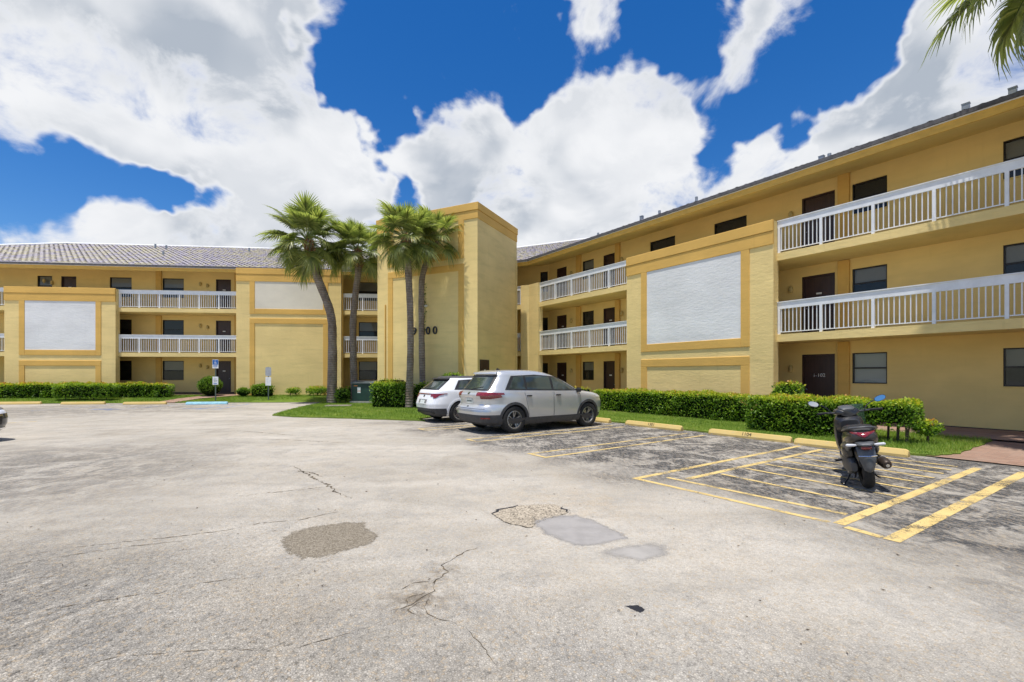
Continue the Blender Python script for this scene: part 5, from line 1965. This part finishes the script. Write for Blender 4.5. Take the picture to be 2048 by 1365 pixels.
WHITE = dict(SUV, R=.35, rim=.24, axles=(-1.32, 1.32), clad_rear=.47, clad_front=.36, clad_side=.38, belt=(1.03, 1.09), roofz=(1.42, 1.45, 1.40), roof_black=1.475,
             glass=((.98, -1.50), (.36, -1.28)), panes=[(.86, .02, .33, .02), (-.05, -.88, -.05, -.88), (-.94, -1.36, -.94, -1.22)], handle=.93, wind=(.72, .55, 1.10, 1.42), rearw=(.60, .50, 1.12, 1.38),
             spoiler=(.55, 1.43, .10, 'car_black'), fin=-1.15, head=(.86, 1.75), lip=.095, lip_m='paint_white', mirror_m='paint_white',
             tails=[('tail_light', .0, .935, .965, -1.75, .95, .975, 'lamp_dark_red', .012), ('tail_light', .46, .87, .936, -1.86, .94, .952, 'lamp_red', .016), ('tail_light', .60, .82, .872, -2.02, .87, .90, 'lamp_red', .014)],
             rear_bits=[('number_plate', -.16, .16, .62, .745, 'plate', .012), ('badge', -.04, .04, .85, .91, 'car_black', .012), ('plate_recess', -.30, .30, .60, .77, 'alloy', .003), ('diffuser', -.62, .62, .30, .36, 'car_black', .03)],
             front_bits=[('grille', -.45, .45, .38, .82, 'car_black', .01)])
CAR_T = [(.17, -2.1, 2.12, .80), (.28, -2.28, 2.30, .87), (.42, -2.33, 2.37, .895), (.56, -2.33, 2.38, .90), (.68, -2.32, 2.34, .90), (.78, -2.31, 2.22, .895), (.86, -2.29, 1.95, .885), (.92, -2.26, 1.45, .87), (.96, -2.15, 1.05, .855),
         (1.06, -1.85, .82, .80), (1.2, -1.55, .52, .745), (1.32, -1.25, .2, .69), (1.40, -1.0, -.05, .60), (1.43, -.75, -.25, .4), (1.44, -.6, -.4, .2)]
DARK = dict(SUV, R=.325, rim=.22, axles=(-1.36, 1.36), track=.77, clad_rear=.26, clad_front=.24, clad_side=.25, belt=(.95, .97), roofz=(1.31, 1.335, 1.28), glass=((.85, -1.5), (.15, -1.05)),
            panes=[(.74, .02, .12, .02), (-.05, -.85, -.05, -.78), (-.92, -1.32, -.86, -.98)], handle=.84, wind=(.72, .55, 1.0, 1.32), rearw=(.62, .5, 1.02, 1.30), spoiler=(.5, 1.33, .02, 'paint_dark'), fin=-.8, head=(.70, 1.90), lip=.06, lip_m='paint_dark', mirror_m='paint_dark',
            rear_bits=[('number_plate', -.16, .16, .62, .745, 'plate', .012)], tails=[('tail_light', .40, .74, .86, -1.95, .78, .86, 'lamp_red', .012)],
            front_bits=[('grille', -.5, .5, .40, .60, 'car_black', .012), ('grille_bar', -.52, .52, .605, .64, 'chrome', .02), ('bumper_trim', -.7, .7, .28, .32, 'chrome', .02)])


def nose_in(s, n):
    """car pose on a stall: nose towards the long wing"""
    M_ = FR.at(s, n) @ Matrix.Rotation(-math.pi / 2, 4, 'Z')
    return M_


car('parked_suv', nose_in(3.46, 7.78) @ Matrix.Scale(1.02, 4), 'silver SUV with dark wheel-arch trim parked nose-in', 'paint_silver', SUV_T, SUV)
car('parked_suv', nose_in(6.72, 7.70) @ Matrix.Scale(1.0, 4), 'white SUV with black roof and full-width red tail light', 'paint_white', WH_T, WHITE)
car('parked_car', Matrix.Translation((-14.52, 10.6, 0)) @ Matrix.Rotation(-.12, 4, 'Z'), 'dark car cut off by the left edge, only its nose showing', 'paint_dark', CAR_T, DARK)

# ------------------------------------------------------------------ scooter
Mh = Matrix.Translation((4.98, 6.36, 0)) @ Matrix.Rotation(math.atan2(.872, .49), 4, 'Z') @ Matrix.Rotation(rad(-7.5), 4, 'X')
sc = tag(obj('scooter', None, None, None, Mh), 'black motor scooter leaning on its stand in the hatched bay', 'scooter')


def S_(nm, mb, m, par=None, Mx=None, smooth=True, sharp=.7):
    return obj(nm, mb.mesh(nm, smooth, sharp if smooth else None), m, par or sc, Mh @ Mx if Mx else Mh)


def sect_loft(b, secs, p=3.0, n=20, m=0, cap=True):
    """secs: (x, yc, zc, half width, half height) rounded sections along x"""
    rows = []
    for x, yc, zc, hw, hh in secs:
        row = []
        for k in range(n):
            a_ = 2 * math.pi * k / n
            c_, s__ = math.cos(a_), math.sin(a_)
            row.append((x, yc + hw * math.copysign(abs(c_) ** (2 / p), c_), zc + hh * math.copysign(abs(s__) ** (2 / p), s__)))
        rows.append(row)
    b.grid(rows, m, True)
    if cap:
        b.face(rows[0][::-1], m)
        b.face(rows[-1], m)
    return b


for nm, x, R_, w_ in (('wheel', 0, .285, .13), ('wheel', 1.30, .275, .11)):
    Mw = Matrix.Translation((x, 0, R_))
    wh = S_(nm, MB().lathe([(0, -.03), (.15, -.03), (.175, -w_ * .3), (.175, w_ * .3), (.15, .03), (0, .03)], 24), 'alloy_dark', None, Mw)
    h = w_ / 2
    obj('tyre', MB().lathe([(.17, -h * .7), (.20, -h * .95), (R_ * .86, -h), (R_ * .95, -h * .78), (R_ * .99, -h * .4), (R_, 0), (R_ * .99, h * .4), (R_ * .95, h * .78), (R_ * .86, h), (.20, h * .95), (.17, h * .7)], 32).mesh('tyre', True), 'tyre_rubber', wh, Mh @ Mw)
S_('drive_case', sect_loft(MB(), [(-.10, .13, .31, .035, .06), (-.02, .135, .32, .06, .11), (.15, .14, .33, .075, .12), (.35, .14, .33, .08, .125), (.50, .13, .33, .06, .09)], 3), 'engine_grey')
S_('air_filter', sect_loft(MB(), [(-.04, .15, .50, .03, .05), (.02, .16, .50, .06, .085), (.22, .16, .49, .065, .09), (.32, .15, .48, .04, .06)], 3), 'scooter_black')
S_('engine', sect_loft(MB(), [(.12, -.02, .36, .10, .10), (.35, -.02, .37, .14, .14), (.55, 0, .36, .12, .12)], 3), 'engine_grey')
S_('belly_panel', sect_loft(MB(), [(.0, .17, .25, .02, .05), (.2, .17, .24, .025, .07), (.45, .16, .24, .02, .05)], 3), 'scooter_grey')
# silencer with heat shield and bright tip
b = MB()
b.tube([(.42, -.10, .20), (.34, -.15, .24), (.28, -.165, .36)], .020, 8)
S_('exhaust_pipe', b, 'chrome')
b = MB()
b.tube([(.30, -.165, .36), (.24, -.17, .38), (-.14, -.20, .37), (-.22, -.208, .355), (-.25, -.211, .35)], [.04, .06, .068, .062, .045], 16)
ex = S_('silencer', b, 'exhaust_bronze')
b = MB()
b.tube([(-.06, -.1935, .372), (-.03, -.1915, .373)], .0705, 16)
S_('silencer_band', b, 'chrome', ex)
b = MB()
b.tube([(-.248, -.211, .35), (-.268, -.213, .346)], .022, 12)
S_('silencer_tip', b, 'chrome', ex)
b = MB()
for k in range(30):
    pass
zz = [(-.02 + .014 * math.cos(k * .9) + (.10 * k / 46), -.125 + .028 * math.sin(k * .9), .30 + .30 * k / 46) for k in range(47)]
b.tube(zz, .006, 5)
S_('rear_shock', b, 'chrome')
# body
tail = S_('tail_body', sect_loft(MB(), [(-.33, 0, .745, .06, .03), (-.30, 0, .745, .13, .055), (-.22, 0, .73, .165, .085), (-.05, 0, .70, .178, .115), (.20, 0, .66, .178, .145), (.45, 0, .60, .17, .17), (.62, 0, .53, .155, .17), (.70, 0, .48, .14, .15)], 3.4, 28), 'scooter_brown')
S_('side_panel', sect_loft(MB(), [(-.12, .15, .62, .02, .05), (.05, .17, .56, .035, .10), (.35, .17, .47, .04, .13), (.60, .15, .42, .03, .10)], 3), 'scooter_grey')
S_('side_panel', sect_loft(MB(), [(-.12, -.15, .62, .02, .05), (.05, -.17, .58, .035, .09), (.35, -.17, .49, .04, .12), (.60, -.15, .42, .03, .10)], 3), 'scooter_grey')
S_('seat', sect_loft(MB(), [(-.25, 0, .82, .09, .02), (-.20, 0, .835, .14, .04), (.0, 0, .84, .165, .05), (.22, 0, .82, .165, .05), (.32, 0, .785, .16, .045), (.55, 0, .77, .14, .05), (.68, 0, .72, .09, .05)], 2.6, 22), 'seat_vinyl')
b = MB()
b.tube([(.12, .185, .80), (-.05, .19, .83), (-.22, .15, .862), (-.285, .08, .875), (-.30, 0, .878), (-.285, -.08, .875), (-.22, -.15, .862), (-.05, -.19, .83), (.12, -.185, .80)], .013, 8)
S_('grab_rail', b, 'scooter_grey')
# wide tail light and the lower lamp cluster
b = MB()
rows = []
for j, (zv, hw, xo) in enumerate(((.735, .05, -.352), (.752, .09, -.360), (.775, .125, -.352), (.795, .14, -.335), (.805, .13, -.30))):
    rows.append([(xo + .052 * (abs(u_) ** 2) * 1.6, hw * u_, zv + .02 * abs(u_)) for u_ in np.linspace(-1, 1, 13)])
b.grid(rows)
S_('tail_light', b, 'lamp_red')
S_('lamp_bracket', sect_loft(MB(), [(-.42, 0, .648, .05, .012), (-.40, 0, .655, .085, .022), (-.30, 0, .662, .11, .032), (-.18, 0, .66, .10, .04)], 3), 'scooter_grey')
for sg in (-1, 1):
    b = MB()
    b.tube([(-.33, sg * .09, .645), (-.335, sg * .13, .645), (-.34, sg * .20, .65), (-.338, sg * .215, .65)], [.010, .02, .021, .010], 10)
    S_('turn_signal', b, 'lamp_clear')
S_('reflector', sect_loft(MB(), [(-.415, 0, .612, .03, .012), (-.40, 0, .612, .06, .022), (-.36, 0, .62, .06, .022)], 3), 'lamp_red')
b = MB()
rows = []
for x, z, hw in ((-.30, .63, .085), (-.345, .60, .105), (-.375, .555, .10), (-.39, .50, .10), (-.40, .43, .088), (-.405, .36, .068), (-.40, .30, .05), (-.395, .285, .02)):
    rows.append([(x + .05 * u_ * u_, hw * u_, z) for u_ in np.linspace(-1, 1, 9)])
b.grid(rows)
rows2 = [[(p[0] + .012, p[1], p[2]) for p in row][::-1] for row in rows]
b.grid(rows2)
S_('rear_mudguard', b, 'scooter_grey')
b = MB()
b.tube([(-.40, -.10, .505), (-.41, 0, .50), (-.40, .10, .505)], .008, 6)
S_('plate_holder', b, 'chrome')
S_('inner_mudguard', sect_loft(MB(), [(-.24, .02, .40, .07, .08), (-.12, .02, .50, .09, .10), (.10, 0, .56, .09, .08)], 3), 'scooter_black')
# step-through, leg shield, front
S_('floorboard', sect_loft(MB(), [(.55, 0, .33, .14, .07), (.70, 0, .30, .17, .05), (.92, 0, .30, .18, .05), (1.02, 0, .36, .17, .08)], 4), 'scooter_black')
S_('leg_shield', sect_loft(MB(), [(.88, 0, .62, .185, .28), (.94, 0, .64, .205, .32), (1.02, 0, .66, .20, .32), (1.10, 0, .68, .16, .27), (1.16, 0, .70, .09, .18)], 3.2, 24), 'scooter_black')
S_('glove_box', sect_loft(MB(), [(.80, 0, .80, .12, .08), (.86, 0, .80, .17, .12), (.93, 0, .80, .19, .14)], 3.5), 'scooter_black')
b = MB().box(-.05, .05, -.004, .004, -.012, .012)
S_('badge', b, 'lamp_dark_red', None, Matrix.Translation((.793, .0, .795)) @ Matrix.Rotation(math.pi / 2, 4, 'Z'), False)
S_('front_mudguard', sect_loft(MB(), [(1.08, 0, .46, .05, .03), (1.18, 0, .53, .07, .035), (1.32, 0, .56, .075, .03), (1.48, 0, .50, .05, .03)], 3), 'scooter_grey')
for sg in (-1, 1):
    b = MB()
    b.tube([(1.30, sg * .075, .275), (1.17, sg * .075, .60)], .022, 8)
    S_('fork_leg', b, 'engine_grey')
# bars turned a little to the left
Mb = Matrix.Translation((.99, 0, .98)) @ Matrix.Rotation(rad(10), 4, 'Z')
S_('bar_cover', sect_loft(MB(), [(-.10, 0, .0, .10, .045), (-.05, 0, .02, .16, .065), (.05, 0, .02, .17, .07), (.12, 0, .0, .10, .05)], 2.6), 'scooter_black', None, Mb)
S_('instrument_panel', sect_loft(MB(), [(-.10, 0, .055, .07, .012), (-.06, 0, .075, .105, .026), (.03, 0, .095, .10, .03), (.08, 0, .09, .06, .02)], 2.4), 'scooter_grey', None, Mb)
for sg in (-1, 1):
    b = MB()
    b.tube([(0, sg * .12, .01), (-.04, sg * .24, .02), (-.10, sg * .30, .03)], .013, 8)
    hb_ = S_('handlebar', b, 'engine_grey', None, Mb)
    b = MB()
    b.tube([(-.09, sg * .29, .028), (-.145, sg * .42, .03), (-.15, sg * .43, .03)], [.019, .020, .022], 10)
    S_('grip', b, 'tyre_rubber', hb_, Mb)
    b = MB()
    b.tube([(-.02, sg * .25, .025), (-.03, sg * .30, .02), (-.10, sg * .43, .015)], [.012, .008, .006], 6)
    S_('brake_lever', b, 'scooter_grey', hb_, Mb)
    b = MB()
    b.tube([(-.06, sg * .22, .03), (-.05, sg * .27, .10), (-.05, sg * .33, .145), (-.06, sg * .38, .165)], .008, 6)
    ml = S_('mirror_stalk', b, 'scooter_black', None, Mb)
    Mm = Mb @ Matrix.Translation((-.06, sg * .45, .19)) @ Matrix.Rotation(sg * .32, 4, 'X') @ Matrix.Rotation(.12 if sg < 0 else .22, 4, 'Y') @ Matrix.Rotation(.0 if sg < 0 else .12, 4, 'Z')
    S_('mirror_housing', sect_loft(MB(), [(-.004, 0, 0, .080, .043), (.012, 0, 0, .082, .045), (.03, 0, 0, .05, .025)], 2.3), 'scooter_black', ml, Mm)
    b = MB()
    b.face([(-.006, .074 * math.copysign(abs(math.cos(a_)) ** .87, math.cos(a_)), .038 * math.copysign(abs(math.sin(a_)) ** .87, math.sin(a_))) for a_ in np.linspace(0, 2 * math.pi, 25)[:-1]])
    S_('mirror_glass', b, 'mirror_glass', ml, Mm, False)
t = NT('fly_screen')
t.fin((.10, .16, .12), .1, spec=.5)
tr_ = t.n('ShaderNodeBsdfTransparent')
tr_.inputs[0].default_value = (.55, .70, .60, 1)
mx = t.n('ShaderNodeMixShader')
mx.inputs[0].default_value = .45
t.link(tr_.outputs[0], mx.inputs[1])
t.link(t.bs.outputs[0], mx.inputs[2])
t.link(mx.outputs[0], t.out.inputs[0])
b = MB()
b.grid([[(1.10 + .04 * f - .05 * u_ * u_, .10 * u_ - .14, .78 + .32 * f) for u_ in np.linspace(-1, 1, 9)] for f in (0, .33, .66, 1)])
S_('fly_screen', b, 'fly_screen')
# foot pegs and stands
for sg in (-1, 1):
    b = MB()
    b.tube([(.42, sg * .17, .34), (.40, sg * .30, .33)], [.016, .02], 8)
    S_('foot_peg', b, 'scooter_black')
b = MB()
b.tube([(.30, .12, .22), (.16, .20, .10), (.10, .265, .037)], [.014, .012, .012], 8)
b.box(.06, .13, .25, .30, .030, .042)
S_('side_stand', b, 'scooter_black')
b = MB()
b.tube([(.25, .08, .22), (.02, .12, .16), (-.04, .14, .15)], .012, 6)
b.tube([(.25, -.08, .22), (.02, -.12, .16), (-.04, -.14, .15)], .012, 6)
S_('centre_stand', b, 'engine_grey')

# ================================================================== SMALL FIXED THINGS
t = NT('stop_yellow')
ch = t.mapr(t.noise(14, 6, .7), .58, .70)
t.fin(t.mix(ch, t.mix(t.noise(3), (.54, .385, .13), (.64, .48, .20)), (.44, .41, .36)), .85, spec=.2)
t.bump(t.noise(45, 4, .7), .5, .008)
simple('stop_blue', (.30, .55, .66), .85, var=.15, bump=.4)
simple('stencil_black', (.02, .02, .02), .8)


def stop_mesh(L_):
    b = MB()
    prof = [(-.095, 0), (-.095, .05), (-.045, .145), (.045, .145), (.095, .05), (.095, 0)]
    rows = []
    for x, k in ((-L_ / 2, .80), (-L_ / 2 + .05, 1.0), (L_ / 2 - .05, 1.0), (L_ / 2, .80)):
        rows.append([(x, y * (k if abs(x) == L_ / 2 else 1), z * k if z else 0) for y, z in prof])
    b.grid(rows)
    b.face(rows[0])
    b.face(rows[-1][::-1])
    me = b.mesh('wheel_stop')
    weld(me)
    return bevel_mesh(me, .008, 2, .5)


STOP = stop_mesh(2.02)


def wheel_stop(M_, label, text=None, m='stop_yellow', end=None):
    me = STOP if m == 'stop_yellow' else stop_mesh(2.0)
    o = tag(obj('wheel_stop', me, m, None, M_), label, 'wheel stop', 'concrete wheel stops of the parking bays')
    if text:
        tm = text_mesh(text, .125, .002)
        obj('stencil_number', tm, 'stencil_black', o, M_ @ Matrix.Translation((0, .0735, .0995)) @ Matrix.Rotation(math.pi, 4, 'Z') @ Matrix.Rotation(rad(62), 4, 'X'))
    if end:
        tm = text_mesh(end, .08, .002)
        obj('stencil_number', tm, 'stencil_black', o, M_ @ Matrix.Translation((-1.005, 0, .055)) @ Matrix.Rotation(-math.pi / 2, 4, 'Z') @ Matrix.Rotation(math.pi / 2, 4, 'X'))
    return o


wheel_stop(FR.at(3.86, 5.10, 0, .01), 'yellow wheel stop at the front tyre of the silver SUV')
wheel_stop(FR.at(1.23, 5.02, 0, -.02), 'yellow wheel stop stencilled 1301 in front of the hedge', '1301')
wheel_stop(FR.at(-1.58, 4.96, 0, .015), 'yellow wheel stop stencilled 1104', '1104')
wheel_stop(FR.at(-3.72, 5.08, 0, -.01), 'worn yellow wheel stop behind the scooter', None, 'stop_yellow', '8')
for s, lb, m in ((9.45, 'yellow wheel stop farthest left of the far row', 'stop_yellow'), (6.0, 'second yellow wheel stop of the far row, before the short hedge', 'stop_yellow'), (2.70, 'yellow wheel stop next to the blue one', 'stop_yellow'), (-.60, 'light blue wheel stop of the disabled bay', 'stop_blue')):
    wheel_stop(FL.at(s, 3.35 + .11 * (9.45 - s), 0, .09), lb, None, m)

# disabled-parking sign on a post
simple('sign_blue', (.02, .13, .42), .4)
simple('sign_white', (.78, .79, .80), .4)
simple('sign_back', (.42, .43, .45), .45, .4)
simple('post_green', (.10, .13, .11), .5, .4)
Ms = FL.at(-.06, 2.6, .09)
sg_ = tag(obj('disabled_parking_sign', None, None, None, Ms), 'blue and white disabled parking sign with a white plate below', 'sign', 'signs on posts in front of the back wing')
obj('post', MB().box(-.03, .03, -.035, -.012, 0, 2.36).mesh('post'), 'post_green', sg_, Ms)


def board(par, M_, nm, w_, z0, z1, m):
    return obj(nm, bevel_mesh(MB().box(-w_ / 2, w_ / 2, -.01, .0, z0, z1).mesh(nm), .004, 1), m, par, M_)


p1_ = board(sg_, Ms, 'sign_panel', .33, 1.86, 2.36, 'sign_white')
obj('blue_field', MB().box(-.15, .15, -.002, .003, 2.07, 2.345).mesh('blue'), 'sign_blue', p1_, Ms)
b = MB()
for a0, a1 in zip(np.linspace(-2.6, .9, 12), np.linspace(-2.6, .9, 12)[1:]):
    b.face([(.055 * math.cos(a0) + .0, .005, 2.165 + .055 * math.sin(a0)), (.055 * math.cos(a1), .005, 2.165 + .055 * math.sin(a1)), (.038 * math.cos(a1), .005, 2.165 + .038 * math.sin(a1)), (.038 * math.cos(a0), .005, 2.165 + .038 * math.sin(a0))])
b.box(.005, .022, .004, .0055, 2.18, 2.275)
b.box(-.045, .005, .004, .0055, 2.18, 2.195)
b.box(-.055, -.042, .004, .0055, 2.12, 2.19)
b.face([(.014 + .016 * math.cos(a_), .005, 2.298 + .016 * math.sin(a_)) for a_ in np.linspace(0, 2 * math.pi, 10)[:-1]])
obj('wheelchair_symbol', b.mesh('symbol'), 'sign_white', p1_, Ms)
for z, w_ in ((2.02, .22), (1.98, .26), (1.93, .18)):
    obj('text_line', MB().box(-w_ / 2, w_ / 2, .0005, .002, z, z + .022).mesh('text'), 'sign_blue', p1_, Ms)
p2_ = board(sg_, Ms, 'lower_plate', .31, .92, 1.38, 'sign_white')
for z, w_, m in ((1.24, .16, 'post_green'), (1.16, .20, 'post_green'), (1.08, .15, 'post_green'), (.99, .2, 'sign_blue'), (.96, .18, 'sign_blue')):
    obj('text_line', MB().box(-w_ / 2, w_ / 2, .0005, .002, z, z + .02).mesh('text'), m, p2_, Ms)
Ms = FL.at(-2.87, 2.42, .09)
sg2 = tag(obj('parking_sign', None, None, None, Ms), 'sign post with a grey upper board and a blank white board', 'sign', 'signs on posts in front of the back wing')
obj('post', MB().box(-.03, .03, -.035, -.012, 0, 1.95).mesh('post'), 'post_green', sg2, Ms)
b = MB()
b.face([(x_, .0, z_) for x_, z_ in [(.16 * math.copysign(abs(math.cos(a_)) ** .5, math.cos(a_)), 1.68 + .08 * math.sin(a_) + (.18 if math.sin(a_) > 0 else -.18)) for a_ in np.linspace(0, 2 * math.pi, 33)[:-1]]])
me = b.mesh('upper_board')
bm = bmesh.new()
bm.from_mesh(me)
rg = bmesh.ops.extrude_face_region(bm, geom=bm.faces[:])
bmesh.ops.translate(bm, verts=[v for v in rg['geom'] if isinstance(v, bmesh.types.BMVert)], vec=(0, -.01, 0))
bmesh.ops.recalc_face_normals(bm, faces=bm.faces)
bm.to_mesh(me)
bm.free()
obj('upper_board', me, 'sign_back', sg2, Ms)
board(sg2, Ms, 'lower_plate', .31, .86, 1.36, 'sign_white')

# pad-mounted utility cabinet
simple('cabinet_green', (.012, .045, .032), .5, var=.25, vscale=3, bump=.1, bscale=30)
simple('cabinet_lid', (.10, .12, .12), .45, var=.2)
simple('label_orange', (.55, .16, .02), .5)
Mt = Matrix.Translation((-7.75, 25.0, .1)) @ Matrix.Rotation(-.10, 4, 'Z')
ut = tag(obj('utility_cabinet', None, None, None, Mt), 'dark green electrical cabinet with sloped lid beside the slim palm', 'utility cabinet')
obj('plinth', MB().box(-.98, .98, -.5, .7, -.1, .05).mesh('plinth'), 'concrete_floor', ut, Mt)
b = MB().box(-.9, .9, -.42, .6, .05, 1.0)
obj('case', bevel_mesh(b.mesh('case'), .02, 2), 'cabinet_green', ut, Mt)
b = MB()
b.grid([[(-.95, -.47, 1.0), (.95, -.47, 1.0)], [(-.95, -.47, 1.06), (.95, -.47, 1.06)], [(-.90, .1, 1.17), (.90, .1, 1.17)], [(-.95, .65, 1.12), (.95, .65, 1.12)], [(-.95, .65, 1.0), (.95, .65, 1.0)]])
for sg in (-.95, .95):
    k_ = .90 if sg > 0 else -.90
    b.face([(sg, -.47, 1.0), (sg, -.47, 1.06), (k_, .1, 1.17), (sg, .65, 1.12), (sg, .65, 1.0)])
obj('lid', b.mesh('lid'), 'cabinet_lid', ut, Mt)
obj('door_seam', MB().box(-.006, .006, -.424, -.41, .08, .98).mesh('seam'), 'car_black', ut, Mt)
for x0, x1, z0, z1, m in ((-.58, -.40, .62, .80, 'sign_white'), (-.58, -.40, .50, .58, 'sign_white'), (-.58, -.40, .58, .62, 'label_orange'), (-.78, -.58, .86, .91, 'label_orange')):
    obj('warning_label', MB().box(x0, x1, -.4235, -.418, z0, z1).mesh('label'), m, ut, Mt)

# meter-box cover in the grass
simple('cover_grey', (.22, .19, .16), .9, var=.25, bump=.3)
Mc = Matrix.Translation((-8.55, 22.4, .05)) @ Matrix.Rotation(.2, 4, 'Z')
cv = tag(obj('utility_cover', bevel_mesh(MB().box(-.62, .62, -.42, .42, -.05, .03).mesh('cover'), .015, 2), 'cover_grey', None, Mc), 'flat rectangular concrete cover in the grass before the leaning palm', 'utility cover')
obj('lid', bevel_mesh(MB().box(-.5, .5, -.3, .3, .0, .038).mesh('lid'), .008, 1), 'cover_grey', cv, Mc)

# litter: leaves, twigs, grit on the asphalt
r = np.random.default_rng(55)
N = 260
X = r.uniform(-6, 7, N)
Y = r.uniform(2.5, 11, N)
C = np.stack([X, Y, np.full(N, .008)], 1)
D = np.stack([r.normal(size=N), r.normal(size=N), np.zeros(N)], 1)
V = leaves(C, D, .03, .010, r)
V[:, :, 2] = np.clip(V[:, :, 2], .004, .02)
simple('litter_brown', (.10, .075, .05), .9, var=.4, vscale=3)
tag(obj('litter', quads('litter', V, r.random(N)), 'litter_brown'), 'scattered dry leaf bits and twigs on the asphalt', 'litter', kind='stuff')
